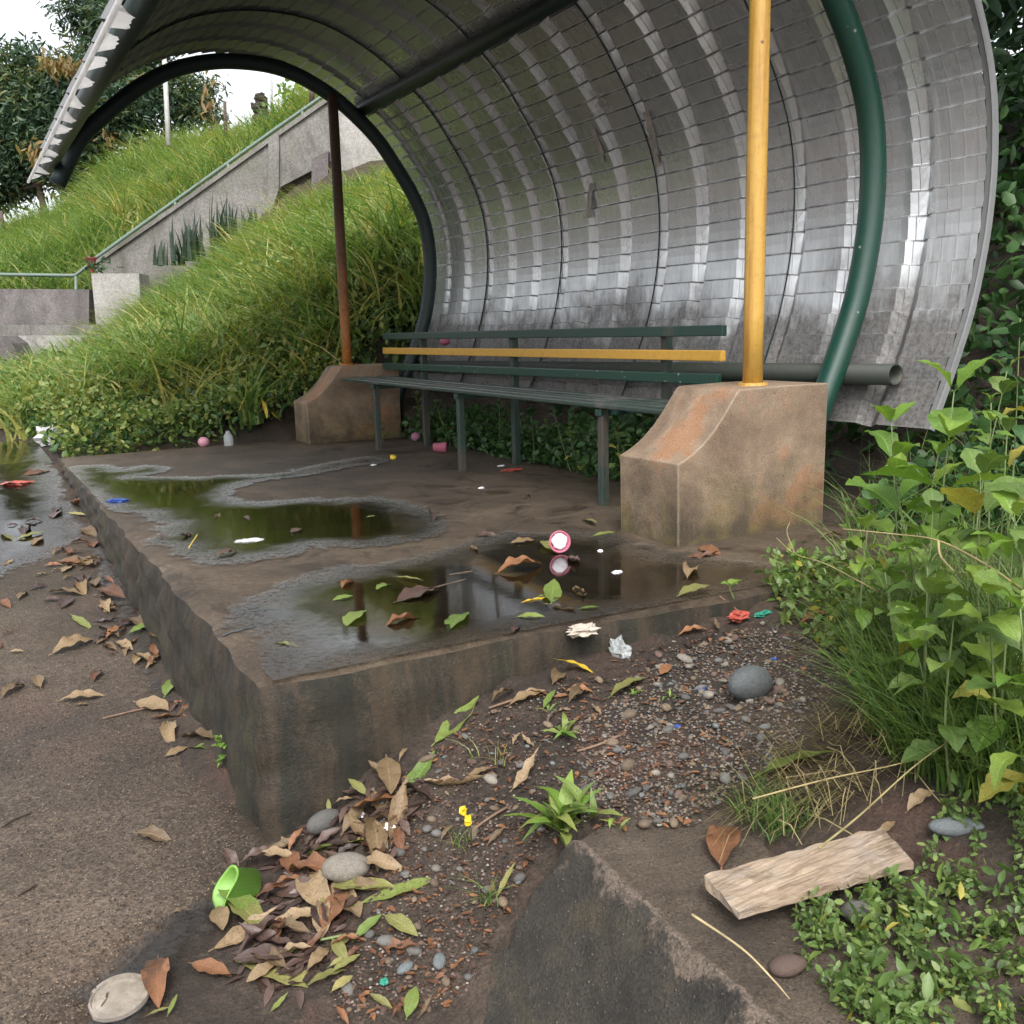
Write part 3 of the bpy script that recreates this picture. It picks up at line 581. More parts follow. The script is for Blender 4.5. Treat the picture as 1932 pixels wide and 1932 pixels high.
# folded rim along the near edge of the nearest sheet
V, F = [], []
for i in range(len(ARC)):
    for y, d in ((Y_NEAR + 0.002, 0.001), (Y_NEAR - 0.018, 0.004), (Y_NEAR - 0.022, 0.0), (Y_NEAR - 0.027, 0.006), (Y_NEAR - 0.033, 0.022)): V.append((ARC[i, 0] + NA[i, 0] * d, y, ARC[i, 1] + NA[i, 1] * d))
for i in range(len(ARC) - 1):
    for j in range(4): F.append((i * 5 + j, i * 5 + j + 1, i * 5 + j + 6, i * 5 + j + 5))
solid('rim', V, F, 'sheet', shelter)
# torn white flaps of the sheet hanging from the front lip
M['flap'] = m_plain('torn_white_plastic', (0.82, 0.81, 0.8), 0.5, 0.08, 8, 0.6)
lipx, lipz = lip0[0] - 0.005, lip0[1] + 0.01
solid('lip_trim', *beam((lipx, Y_NEAR, lipz), (lipx, Y_NEAR + 15 * PITCH, lipz), 0.014, 0.014), 'flap', shelter)
for sx_ in range(6):
    yy_ = Y_NEAR + 0.12 + sx_ * 0.95; q_ = arc[0]; solid('lip_bracket', *beam((lipx + 0.01, yy_, lipz + 0.012), (q_[0] + 0.02, yy_, q_[1] + 0.012), 0.02, 0.006), 'ringdark', shelter)
for k in range(15):                                     # torn white plastic strip between the trim and the end of the sheets
    y0 = Y_NEAR + k * PITCH + random.uniform(-.02, .02); big_ = random.uniform(0.45, 0.62) * (1.3 if k % 4 == 1 else 1); w_ = random.uniform(0.74, 0.9)
    prof = [(0.0, 0.0), (0.02, 0.012), (0.12, 0.035), (0.27, 0.07), (0.4, 0.105)]
    for q in range(10): prof.append((0.43 + q * 0.045 * w_ + random.uniform(-.012, .012), 0.118 + random.uniform(-0.014, 0.016) - 0.003 * max(0, q - 4)))
    prof += [(0.9 * w_, 0.075), (0.905 * w_, 0.03), (0.93 * w_, 0.008), (0.96 * w_, 0.0)]
    V, F = [], []; sag = random.uniform(-.02, .03)
    for th in (0, 0.002):
        for u, d in prof: V.append((lipx + 0.004 + d * big_, y0 + u * PITCH, lipz + th + sag * d / 0.12 + 0.004 * math.sin(u * 9 + k)))
    n = len(prof)
    F = [tuple(range(n)), tuple(range(2 * n - 1, n - 1, -1))] + [(i, n + i, n + (i + 1) % n, (i + 1) % n) for i in range(n)]
    solid('torn_flap', V, F, 'flap', shelter)
# strips of dirty tape left on the sheet
M['tape'] = m_plain('dirty_tape', (0.36, 0.33, 0.3), 0.7, 0.4, 25)
def tape(pts, w, name='tape_strip'):
    P = []
    for x, y in pts:
        Yg = None
        best = None
        for yy in np.linspace(3.0, 7.3, 216):
            q = on(x, y, 1, yy); k = np.argmin(np.hypot(ARC[:, 0] - q[0], ARC[:, 1] - q[2])); e = math.hypot(ARC[k, 0] - q[0], ARC[k, 1] - q[2])
            if best is None or e < best[0]: best = (e, yy, k)
        _, yy, k = best; P.append((ARC[k, 0] - NA[k, 0] * 0.014, yy, ARC[k, 1] - NA[k, 1] * 0.014, NA[k]))
    V, F = [], []
    for i, (x, y, z, nn) in enumerate(P):
        ww = w * random.uniform(0.8, 1.15)
        for s in (-1, 1):
            for o2 in (0, 0.003): V.append((x + nn[0] * o2 + random.uniform(-.002, .002), y + s * ww / 2, z + nn[1] * o2))
    for i in range(len(P) - 1):
        a, b = i * 4, i * 4 + 4
        F += [(a, a + 2, b + 2, b), (a + 1, b + 1, b + 3, a + 3), (a, b, b + 1, a + 1), (a + 2, a + 3, b + 3, b + 2)]
    F += [(0, 1, 3, 2), (len(V) - 4, len(V) - 2, len(V) - 1, len(V) - 3)]
    solid(name, V, F, 'tape', shelter)
tape([(1219, 205), (1228, 235), (1236, 270), (1243, 300), (1246, 320)], 0.05)
tape([(1121, 238), (1128, 258), (1135, 282), (1140, 305)], 0.04)
tape([(1120, 345), (1116, 380), (1112, 405)], 0.045)
tape([(1133, 183), (1136, 205)], 0.015)

# ------------------------------------------------------------------ bench
bench = thing('slatted_bench', (2.65, 5.0, 0.0), 'long green and amber metal slatted bench under the shelter', 'bench')
XF, XR = 2.487, 2.86
def at_x(px, py, x): return on(px, py, 0, x)
fl = [on(703, 850, 2, 0), on(870, 888, 2, 0), on(1128, 955, 2, 0)]
legy = []
zs = lambda y: np.interp(y, [3.2, 6.97], [0.452, 0.468])
for i, p in enumerate(fl):
    y = p[1]; legy.append(y); tz = zs(y) - 0.015
    solid('leg', *beam((XF + 0.03, y, -0.01), (XF + 0.03, y, tz), 0.038, 0.038, (1, 0, 0)), 'benchleg', bench, bevel=0.004)
rear = []
for i, y in enumerate(legy):
    yr = y + 0.02; rear.append(yr)
    solid('back_post', *beam((XR + 0.03, yr, -0.02), (XR + 0.03, yr, 0.755), 0.04, 0.042, (1, 0, 0)), 'benchleg', bench, bevel=0.004)
    solid('cross_bar', *beam((XF + 0.0, y, zs(y) - 0.032), (XR + 0.055, yr, zs(y) - 0.032), 0.04, 0.03), 'benchdark', bench, bevel=0.003)
for i in range(4):
    x = XF + 0.028 + i * 0.092
    solid('seat_slat', *beam((x, 3.19, zs(3.19) + 0.002 * (i % 2)), (x, 6.98, zs(6.98) + 0.002 * (i % 2)), 0.058, 0.024), 'seat', bench, bevel=0.006)
XS = XR - 0.012
for (a, b, mt, lab) in (((725, 634.5), (1367, 623.5), 'benchdark', None), ((725, 661.5), (1365, 671.5), 'orange', 'amber middle slat of the backrest'), ((725, 690.5), (1357, 716.5), 'green', None)):
    p, q = on(a[0], a[1], 0, XS), on(b[0], b[1], 0, XS)
    o = solid('back_slat', *beam(p, q, 0.028, 0.046), mt, bench, bevel=0.004)
    if lab: o['label'] = lab

# ------------------------------------------------------------------ puddles
def m_water():
    """attribute 'sd' is the distance in metres inside the waterline; noise frays the line, grains stand out of the shallow rim"""
    t = NT('shallow_puddle_water'); v = t.coord(); sd = t.n('Attribute', _attribute_name='sd').outputs['Fac']
    n1 = t.math('SUBTRACT', t.noise(v, 4.5, 5, 0.65, 0.6), 0.5); n2 = t.math('SUBTRACT', t.noise(v, 30, 5, 0.7, 0.3), 0.5); n3 = t.noise(v, 75, 4, 0.7)
    e = t.math('ADD', sd, t.math('ADD', t.math('MULTIPLY', n1, 0.3), t.math('MULTIPLY', n2, 0.12)))
    wet = t.ramp(t.math('ADD', t.math('MULTIPLY', e, 4.0), 0.5), [(0.42, 0.0), (0.5, 0.75), (0.56, 1.0)])
    shal = t.ramp(t.math('ADD', t.math('MULTIPLY', e, 2.0), 0.4), [(0.4, 1.0), (0.6, 0.7), (0.85, 0.1)])
    grain = t.math('MULTIPLY', t.ramp(n3, [(0.5, 0.0), (0.58, 1.0)]), shal)
    wet = t.math('MULTIPLY', wet, t.math('SUBTRACT', 1.0, t.math('MULTIPLY', grain, 0.75)))
    nr = t.bump(t.math('ADD', t.math('MULTIPLY', t.noise(v, 11, 2), 0.25), t.math('MULTIPLY', t.math('MULTIPLY', n3, shal), 0.6)), 0.25, 0.004)
    fr = t.n('Fresnel', IOR=1.62)
    gl = t.n('BsdfGlossy', Color=(1, 1, 1), Roughness=t.ramp(shal, [(0.1, 0.04), (0.5, 0.2), (1.0, 0.4)]), Normal=nr); tp = t.n('BsdfTransparent', Color=t.mix(shal, (0.6, 0.56, 0.42), (0.85, 0.83, 0.78)))
    mx = t.n('MixShader'); t.set(mx, 'i0', fr.outputs[0]); t.set(mx, 'i1', tp); t.set(mx, 'i2', gl)
    cl = t.n('BsdfTransparent'); m2 = t.n('MixShader'); t.set(m2, 'i0', wet); t.set(m2, 'i1', cl); t.set(m2, 'i2', mx)
    t.t.links.new(m2.outputs[0], t.out.inputs[0]); return t.m
M['water'] = m_water()
def puddle(name, px, label, zf=None, bounds=(0.575, 3.0, 2.2, 7.5), grow=0.03):
    z0 = 0.006 if zf is None else zf; P = np.array([on(x, y, 2, z0)[:2] for x, y in px]); P = spline(np.vstack([P, P[:1]]), 5)[:-1]
    g = 0.03; x0, y0 = P.min(0) - 0.15; x1, y1 = P.max(0) + 0.15; xs = np.arange(max(x0, bounds[0]), min(x1, bounds[1]), g); ys = np.arange(max(y0, bounds[2]), min(y1, bounds[3]), g)
    X, Y = np.meshgrid(xs, ys, indexing='ij'); Q = np.stack([X.ravel(), Y.ravel()], 1); A, B = P, np.roll(P, -1, 0); best = np.full(len(Q), 9.0); ins = np.zeros(len(Q), bool)
    for a_, b_ in zip(A, B):
        d = b_ - a_; t_ = np.clip(((Q - a_) @ d) / (d @ d + 1e-12), 0, 1); best = np.minimum(best, np.linalg.norm(Q - a_ - t_[:, None] * d, axis=1))
        c_ = ((a_[1] > Q[:, 1]) != (b_[1] > Q[:, 1])); ins ^= c_ & (Q[:, 0] < (b_[0] - a_[0]) * (Q[:, 1] - a_[1]) / (b_[1] - a_[1] + 1e-12) + a_[0])
    sd = np.where(ins, best, -best) + grow; sd = sd.reshape(X.shape); idx_ = -np.ones(X.shape, int); V, S, F = [], [], []; ok = sd > -0.16
    for i in range(len(xs) - 1):
        for j in range(len(ys) - 1):
            if ok[i, j] and ok[i + 1, j] and ok[i, j + 1] and ok[i + 1, j + 1]:
                f = []
                for a2, b2 in ((i, j), (i + 1, j), (i + 1, j + 1), (i, j + 1)):
                    if idx_[a2, b2] < 0: idx_[a2, b2] = len(V); V.append((X[a2, b2], Y[a2, b2], (0.0062 + 0.0025 * math.sin(X[a2, b2] * 3 + Y[a2, b2] * 2)) if zf is None else float(zroad(Y[a2, b2])) + 0.005)); S.append(sd[a2, b2])
                    f.append(idx_[a2, b2])
                F.append(tuple(f))
    me = mesh(name, V, F, 'water', True); at_ = me.attributes.new('sd', 'FLOAT', 'POINT'); at_.data.foreach_set('value', np.array(S, np.float32))
    o = put(name, me); o['kind'] = 'structure'; o['label'] = label; return o
c4 = lambda L_: [(x * 0.3397, 590.6 + y * 0.3397) for x, y in L_]
PUD1 = c4([(375, 880), (430, 852), (600, 850), (660, 872), (720, 868), (800, 850), (880, 855), (905, 868), (860, 885), (750, 903), (700, 911), (880, 915), (1060, 915), (1240, 905), (1440, 900), (1560, 890), (1700, 860), (1930, 818), (2080, 800), (2130, 820), (1930, 848), (1700, 893), (1560, 920), (1380, 945), (1285, 985), (1265, 1020), (1300, 1043), (1400, 1052), (1560, 1050), (1700, 1038), (1930, 1036), (2150, 1040), (2330, 1090), (2420, 1150), (2380, 1230), (2200, 1270), (2000, 1290),
                     (1800, 1288), (1700, 1295), (1600, 1328), (1440, 1358), (1250, 1388), (1140, 1382), (1110, 1350), (1000, 1333), (990, 1292), (860, 1275), (810, 1252), (930, 1218), (890, 1200), (930, 1168), (895, 1148), (840, 1106), (700, 1098), (600, 1060), (520, 1010), (440, 955)])
puddle('puddle', PUD1, 'large shallow puddle across the far part of the slab')
PUD2 = [(470, 1150), (500, 1120), (560, 1095), (640, 1078), (720, 1066), (800, 1050), (860, 1030), (940, 1010), (1040, 1005), (1140, 1012), (1200, 1030), (1275, 1052), (1380, 1058), (1470, 1072), (1490, 1092), (1400, 1115), (1300, 1137), (1180, 1165), (1000, 1200), (860, 1226), (700, 1252), (600, 1270), (530, 1277), (497, 1262), (515, 1235), (500, 1205), (468, 1175)]
puddle('puddle', PUD2, 'dark mirror-like puddle along the near edge of the slab')
puddle('puddle', [(-60, 850), (0, 822), (60, 815), (100, 830), (108, 880), (128, 930), (150, 965), (165, 985), (110, 1008), (50, 1025), (0, 1045), (-80, 1060)], 'bright wet patch of road beside the slab end', -0.09, (-2, 0.54, 3, 9), -0.03)
puddle('puddle', [(165, 990), (190, 1010), (265, 1150), (335, 1280), (352, 1335), (300, 1290), (240, 1190), (190, 1080)], 'narrow wet strip of road along the foot of the slab', -0.25, (-1, 0.56, 2.4, 8), 0.0)
puddle('puddle', [(120, 1950), (200, 1830), (330, 1722), (405, 1688), (375, 1745), (290, 1830), (235, 1950)], 'wet dark hollow between the road edge and the soil', -0.375, (-1, 0.6, 1.2, 2.3), 0.0)

# ------------------------------------------------------------------ plant helpers
def fast(name, V, faces_per, nv, mat, uv=None):
    """merged mesh of many equal little pieces: V (n, nv, 3), faces_per = list of index tuples of one piece"""
    n = len(V); me = bpy.data.meshes.new(name); F = [np.asarray(f) for f in faces_per]; fl = [len(f) for f in F]
    loops = (np.arange(n)[:, None] * nv + np.concatenate(F)[None, :]).ravel(); tot = np.tile(fl, n); start = np.concatenate([[0], np.cumsum(tot)[:-1]])
    me.vertices.add(n * nv); me.vertices.foreach_set('co', np.asarray(V, np.float32).ravel())
    me.loops.add(len(loops)); me.loops.foreach_set('vertex_index', loops.astype(np.int32))
    me.polygons.add(len(tot)); me.polygons.foreach_set('loop_start', start.astype(np.int32)); me.polygons.foreach_set('loop_total', tot.astype(np.int32))
    me.polygons.foreach_set('use_smooth', np.ones(len(tot), bool))
    me.materials.append(M[mat]); me.update(calc_edges=True); me.validate(); return me
def nrm(a): return a / (np.linalg.norm(a, axis=-1, keepdims=True) + 1e-9)
def blades(P, length, width, lean=0.45, seg=3, bias=None):
    """curving grass blades growing from points P"""
    n = len(P); P = np.asarray(P); az = rng.uniform(0, 2 * math.pi, n); ld = np.stack([np.cos(az), np.sin(az), np.zeros(n)], 1)
    if bias is not None: ld = nrm(ld + np.asarray(bias))
    Ln = length * rng.uniform(0.55, 1.25, n); le = lean * rng.uniform(0.3, 1.7, n); fa = rng.uniform(0, math.pi, n); side = np.stack([np.cos(fa), np.sin(fa), np.zeros(n)], 1)
    V = np.zeros((n, 2 * seg + 1, 3))
    for k in range(seg + 1):
        t = k / seg; h = Ln * t * (1 - 0.35 * le * t); c = P + ld * (Ln * le * t ** 1.9)[:, None]; c = c + np.array([0, 0, 1.0]) * h[:, None]
        w = width * (1 - t) ** 0.7 * 0.5
        if k < seg: V[:, 2 * k] = c - side * w; V[:, 2 * k + 1] = c + side * w
        else: V[:, 2 * seg] = c
    F = [(2 * k, 2 * k + 1, 2 * k + 3, 2 * k + 2) for k in range(seg - 1)] + [(2 * seg - 2, 2 * seg - 1, 2 * seg)]
    return V, F, 2 * seg + 1
def leaflets(P, size, ratio=0.5, up=0.5, dirs=None, droop=0.0):
    """small folded leaves spread over points P"""
    n = len(P); d = nrm(rng.normal(size=(n, 3)) + np.array([0, 0, -droop])) if dirs is None else dirs
    nu = nrm(rng.normal(size=(n, 3)) * (1 - up) + np.array([0, 0, up])); s = nrm(np.cross(d, nu)); nu = np.cross(s, d)
    sz = (size * rng.uniform(0.55, 1.3, n))[:, None]; V = np.zeros((n, 8, 3)); w = sz * ratio * 0.5; cu = rng.uniform(0.0, 0.25, n)[:, None]
    m1 = P + d * sz * 0.32; m2 = P + d * sz * 0.68 - nu * sz * cu * 0.4
    V[:, 0] = P; V[:, 5] = P + d * sz * 0.98 - nu * sz * cu; V[:, 6] = m1 - nu * w * 0.2; V[:, 7] = m2 - nu * w * 0.15
    V[:, 1] = m1 + s * w * 0.95 + nu * w * 0.15; V[:, 2] = m1 - s * w * 0.95 + nu * w * 0.15; V[:, 3] = m2 + s * w * 0.8 + nu * w * 0.1; V[:, 4] = m2 - s * w * 0.8 + nu * w * 0.1
    return V, [(0, 1, 6), (0, 6, 2), (1, 3, 7, 6), (6, 7, 4, 2), (3, 5, 7), (7, 5, 4)], 8
def stuff(name, VFN, mat, label, cat):
    o = put(name, fast(name, VFN[0], VFN[1], VFN[2], mat)); return tag(o, label, cat, kind='stuff')

def leaf_mesh(name, ratio, serr=0.0, fold=0.25, droop=0.3, wave=0.0, twist=0.0, nl=9, nw=4, petiole=0.12, shape=0.85, curl=0.0, mat=None):
    """one leaf of unit length along +X, base at the origin"""
    V, UV, F = [], [], []
    for i in range(nl + 1):
        t = i / nl; w = math.sin(math.pi * min(1, t ** shape * 0.985 + 0.012)) ** 0.9 * ratio * 0.5
        if serr and 0 < i < nl: w *= 1 - serr * (i % 2)
        for j in range(nw + 1):
            v = j / nw * 2 - 1; a = v * w; z = abs(a) * fold + wave * w * math.sin(t * 19 + 1.3 * v) * abs(v)
            y = a
            if curl: ang = v * curl; y = w * math.sin(ang) / max(curl, 0.3); z = z + w * (1 - math.cos(ang)) / max(curl, 0.3)
            tw = twist * (t - 0.4); y, z = y * math.cos(tw) - z * math.sin(tw), y * math.sin(tw) + z * math.cos(tw)
            V.append((petiole + t * (1 - petiole) * (1 - 0.12 * droop * t), y, z + droop * (0.25 * math.sin(t * math.pi) - 0.35 * t * t))); UV.append((t, j / nw))
    for i in range(nl):
        for j in range(nw): a = i * (nw + 1) + j; F.append((a, a + nw + 1, a + nw + 2, a + 1))
    b = len(V); V += [(0, -0.006, 0), (0, 0.006, 0), (petiole * 1.02, 0.006, 0.002), (petiole * 1.02, -0.006, 0.002)]; UV += [(0, .5)] * 4; F.append((b, b + 1, b + 2, b + 3))
    return mesh(name, V, F, mat, True, UV)
LM = {}
for mt in ('weed', 'weedbright', 'weeddark'):
    for k, (ra, dr, se) in enumerate(((0.62, 0.35, 0.10), (0.55, 0.7, 0.12), (0.7, 0.15, 0.08), (0.5, 0.5, 0.0))):
        LM[mt, k] = leaf_mesh('leaf', ra, se, 0.28, dr, 0.12, mat=mt, nl=11)
def weed(tip, leaf_len, mt, label, group, nodes=5, root=None, spread=1.0, zmin=None):
    tip = np.asarray(tip, float)
    if root is None: root = np.array([tip[0] + random.uniform(-.05, .07), tip[1] + random.uniform(-.05, .05), 0.0]); root[2] = surf(root[0], root[1]) - 0.01
    root = np.asarray(root, float)
    t0 = thing('weed_plant', root, label, 'plant', group)
    P = spline([root, root * 0.6 + tip * 0.4 + np.array([random.uniform(-.02, .02), random.uniform(-.02, .02), 0.02]), tip], 6)
    solid('stem', *tube(P, np.linspace(0.0035, 0.0014, len(P)), 6), 'stem', t0, smooth=True)
    az = random.uniform(0, 6.28)
    for k in range(nodes):
        t = max(0.12, 1 - min(0.8 * k / nodes, k * leaf_len * 0.62 / max(0.05, float(np.linalg.norm(tip - root))))); f_ = t * (len(P) - 1); i_ = min(int(f_), len(P) - 2); p = P[i_] + (P[i_ + 1] - P[i_]) * (f_ - i_); az += math.pi / 2 + random.uniform(-.35, .35)
        big_ = leaf_len * (0.6 + 0.5 * min(1, (k + 0.3) / 1.5)); el = math.radians(48 - 14 * k) + random.uniform(-.2, .2)
        for s in (0, 1):
            if k > 2 and random.random() < 0.15: continue
            sz = big_ * random.uniform(0.8, 1.15)
            put('leaf', LM[mt, random.randrange(4)], t0, Vector(p - root), (random.uniform(-.35, .35), -el, az + s * math.pi + random.uniform(-.2, .2)), (sz, sz, sz))
    return t0

# ------------------------------------------------------------------ hillside, stair, wall, trees behind
def sample(n, x0, x1, y0, y1): return rng.uniform(x0, x1, n), rng.uniform(y0, y1, n)
def camdepth(x, y): return x * FWD[0] + y * FWD[1]
def pix(x, y, z):
    d = np.stack([x - EYE[0], y - EYE[1], z - EYE[2]], -1) @ RW; return d[..., 0] / d[..., 2] * FPX + CX, d[..., 1] / d[..., 2] * FPX + CX, d[..., 2]
def hillpts(n, box, dlo, dhi, xlo, xhi, clump=0.0, thr=0.0):
    x, y = sample(n, *box); z = H(x, y); px, py, d = pix(x, y, z)
    k = (d > dlo) & (d < dhi) & (px > xlo) & (px < xhi) & ~((x > 0.5) & (x < 3.06) & (y > 2.1) & (y < 7.6)) & (x > np.interp(y, ey, ex) + 0.12)
    if clump: k &= (np.sin(x * 2.3 + np.sin(y * 1.9) * 2) * np.sin(y * 2.7 + np.sin(x * 1.3) * 2) + rng.normal(size=n) * 0.4) > thr
    return np.stack([x[k], y[k], z[k]], 1)
HB = (0.3, 9.0, 7.5, 20.5)
def tufts(P, per, spread):
    Q = np.repeat(P, per, 0); Q[:, :2] += rng.normal(size=(len(Q), 2)) * spread; return Q
def patch(P, k=1.0): return 0.5 + 0.5 * np.sin(P[:, 0] * 1.9 * k + 2.2 * np.sin(P[:, 1] * 1.3 * k)) * np.sin(P[:, 1] * 2.1 * k + 1.7 * np.sin(P[:, 0] * 1.5 * k) + P[:, 2])
P = hillpts(9000, HB, 8.2, 17.45, -80, 1150, 1, -0.35); P = tufts(P[rng.permutation(len(P))[:3600]], 12, 0.07); ln = 0.28 + 0.42 * patch(P)
stuff('bank_grass', blades(P, ln, 0.03, 1.05, 5), 'grass', 'tall bright green grass covering the bank below the stair', 'grass')
P = hillpts(5000, HB, 7.9, 17.4, -80, 1150, 1, 0.1); P = tufts(P[rng.permutation(len(P))[:1200]], 9, 0.08)
stuff('bank_grass', blades(P, 0.3 + 0.5 * patch(P, 1.4), 0.03, 1.2, 5), 'grassyel', 'yellowing arching grass in patches on the bank below the stair', 'grass')
P = hillpts(16000, HB, 7.6, 17.4, -80, 1150, 1, 0.0)
stuff('bank_grass', blades(P, 0.3, 0.026, 0.9, 3), 'grassdark', 'darker grass tufts mixed into the bank below the stair', 'grass')
P = hillpts(26000, HB, 7.9, 17.4, -80, 1150, 1, 0.3); P = np.repeat(P, 2, 0); P[:, 2] += rng.uniform(0, 1, len(P)) ** .7 * (0.1 + 0.4 * patch(P, 1.7)); P[:, :2] += rng.normal(size=(len(P), 2)) * .05
stuff('bank_weeds', leaflets(P, 0.085, 0.5, 0.4), 'bushmix', 'broad-leaved weeds in clumps higher up the bank', 'weeds')
P = hillpts(9000, HB, 7.6, 17.4, -80, 1150, 1, 0.45); P[:, 2] += rng.uniform(0, .25, len(P))
stuff('bank_weeds', leaflets(P, 0.09, 0.5, 0.4), 'weeddark', 'dark broad-leaved weeds in clumps higher up the bank', 'weeds')
b = drop(478, 800); b = np.array([b[0], b[1], b[2]]); Vv, Ff, nv = blades(np.zeros((46, 3)) + rng.normal(size=(46, 3)) * np.array([.05, .05, 0]), 0.62, 0.034, 0.95, 6); gc = tag(put('grass_clump', fast('grass_clump', Vv, Ff, nv, 'grass'), None, Vector(b)), 'large arching grass clump with a yellow leaf left of the far footing', 'grass clump')
put('dead_leaf', fast('dead_leaf', *leaflets(np.array([[.05, -.1, .2], [.1, -.08, .12], [-.05, -.06, .24]]), .14, .24, .2, nrm(np.array([[.3, -.2, -1.], [.6, -.2, -.7], [-.4, -.2, -.6]]))), 'yleaf'), gc)
P = hillpts(26000, (0.3, 3.6, 7.45, 14.0), 6.9, 12.2, -80, 830); P = P[(P[:, 0] - 0.4) * 0.62 + (P[:, 1] - 7.5) * 0.35 < 1.5 + rng.normal(size=len(P)) * 0.25]
hgt = rng.uniform(0, 1, len(P)) ** 0.8 * (0.12 + 0.4 * np.clip(0.5 + 0.5 * np.sin(P[:, 0] * 3.1) * np.sin(P[:, 1] * 2.3 + 1), 0, 1)); P = np.repeat(P, 2, 0); P[:, 2] += np.repeat(hgt, 2) + rng.uniform(-.03, .03, len(P))
stuff('bank_weeds', leaflets(P, 0.055, 0.55, 0.45), 'bushmix', 'low leafy weeds at the foot of the bank behind the slab', 'weeds')
P = hillpts(4500, (0.3, 3.6, 7.45, 9.6), 6.9, 9.4, 60, 830); P[:, 2] += rng.uniform(0, 0.22, len(P))
stuff('bank_weeds', leaflets(P, 0.06, 0.6, 0.5), 'weeddark', 'dark green leafy weeds just behind the slab edge', 'weeds')
P = hillpts(30000, (-14, 12, 15, 33), 18.6, 29, -260, 760, 1, 0.1); P = tufts(P[rng.permutation(len(P))[:1300]], 9, 0.14)
stuff('slope_grass', blades(P, 0.4 + 0.6 * patch(P), 0.045, 1.0, 4), 'grassyel', 'yellowing grass in patches on the slope above the stair', 'grass')
P = hillpts(60000, (-14, 12, 15, 33), 18.6, 29, -260, 760); P = tufts(P[rng.permutation(len(P))[:4200]], 10, 0.13)
stuff('slope_grass', blades(P, 0.4 + 0.6 * patch(P, .7), 0.042, 1.0, 4), 'grass', 'long pale green grass on the slope above the stair', 'grass')

def wall_px(name, poly, d, thick, mat, parent=None, label=None, cat=None, yaw=0.0, cxp=None):
    """upright wall whose face carries the outline given at depth d, thick metres deep away from the viewer; yaw turns it in plan"""
    pts = []
    for x, y in poly:
        dd = d + ((x - cxp) / FPX * d * math.tan(yaw) if cxp is not None else 0); pts.append(at(x, y, dd))
    bk = [p + FWD * thick for p in pts]; V = pts + bk; n = len(pts); F = [tuple(range(n)), tuple(range(2 * n - 1, n - 1, -1))] + [(k, n + k, n + (k + 1) % n, (k + 1) % n) for k in range(n)]
    o = solid(name, V, F, mat, parent)
    if label: tag(o, label, cat)
    return o
par = thing('stair_parapet', at(380, 560, 17.7), 'long sloping concrete stair parapet climbing the bank', 'parapet')
wall_px('parapet_wall', [(178, 640), (182, 498), (330, 393), (518, 258), (530, 250), (616, 190), (660, 160), (660, 285), (530, 352), (505, 420), (330, 560)], 17.7, 0.2, 'wall', par)
wall_px('pilaster', [(506, 265), (526, 251), (526, 356), (506, 420)], 17.62, 0.3, 'wall', par)
wall_px('coping', [(180, 499), (182, 490), (330, 386), (520, 250), (616, 183), (662, 151), (662, 162), (616, 193), (520, 260), (330, 396)], 17.64, 0.32, 'wall', par)
M['rail'] = m_paint('pale_green_rail_paint', (0.13, 0.18, 0.145), rust=0.05, rough=0.5)
rp = [at(x, y, 17.8) for x, y in [(-260, 515), (-60, 517), (138, 520), (143, 519), (166, 501), (184, 484), (330, 379), (520, 243), (616, 176), (668, 140)]]
rail = thing('handrail', rp[2], 'pale green pipe handrail along the low wall and up the stair', 'handrail')
solid('rail_pipe', *tube(rp, 0.032, 8), 'rail', rail, smooth=True)
for x, y0, y1 in ((143, 519, 610), (-120, 516, 600), (330, 380, 392), (430, 308, 322), (570, 210, 222)):
    solid('rail_post', *tube([at(x, y0, 17.8), at(x + 1, y1, 17.8)], 0.026, 8), 'rail', rail, smooth=True)
tag(wall_px('landing_wall', [(630, 150), (800, 150), (800, 352), (640, 345)], 17.5, 0.25, 'palewall'), 'pale plastered wall behind the top of the rusty post', 'wall')
tag(wall_px('support_column', [(588, 300), (619, 285), (619, 420), (588, 420)], 17.5, 0.4, 'darkwall'), 'dark column carrying the raised stair landing', 'column')
tag(wall_px('concrete_pier', [(172, 516), (262, 516), (266, 590), (262, 660), (186, 660)], 16.9, 0.5, 'palewall'), 'pale streaked concrete pier at the foot of the stair', 'pier')
tag(wall_px('low_wall', [(-320, 543), (168, 546), (168, 616), (-320, 616)], 17.2, 0.25, 'darkwall'), 'low dark stained wall under the level handrail', 'wall')
st = thing('entrance_steps', at(60, 690, 16.2), 'two pale concrete steps below the low stained wall', 'steps')
wall_px('step', [(-320, 613), (205, 613), (205, 700), (-320, 700)], 16.4, 0.75, 'wall', st)
wall_px('step', [(4, 634), (190, 633), (190, 730), (44, 730), (30, 655)], 15.4, 0.95, 'palewall', st)
tag(wall_px('ramp_kerb', [(-200, 632), (2, 634), (22, 648), (44, 690), (70, 735), (-200, 760)], 14.6, 0.5, 'darkwall'), 'dark sloping kerb at the left edge below the steps', 'kerb')
# flower pot on the pier
pot = thing('flower_pot', at(174, 516, 17.05), 'red plastic flower pot standing on the streaked pier', 'pot')
M['pot'] = m_plain('red_pot', (0.16, 0.035, 0.028), 0.5, 0.2, 10)
Vp, Fp = lathe([(0.0, 0.02), (0.05, 0.02), (0.05, 0.17), (0.075, 0.18), (0.12, 0.33), (0.128, 0.33), (0.128, 0.36), (0.11, 0.36), (0.1, 0.3), (0, 0.3)], 14)
put('pot_body', mesh('pot_body', Vp, Fp, 'pot'), pot, None, None, (.8, .8, .75))
Pp = rng.normal(size=(60, 3)) * np.array([0.12, 0.12, 0.06]) + np.array([0.1, 0, 0.12])
put('foliage', fast('foliage', *leaflets(Pp, 0.12, 0.4, 0.4), 'weeddark'), pot)
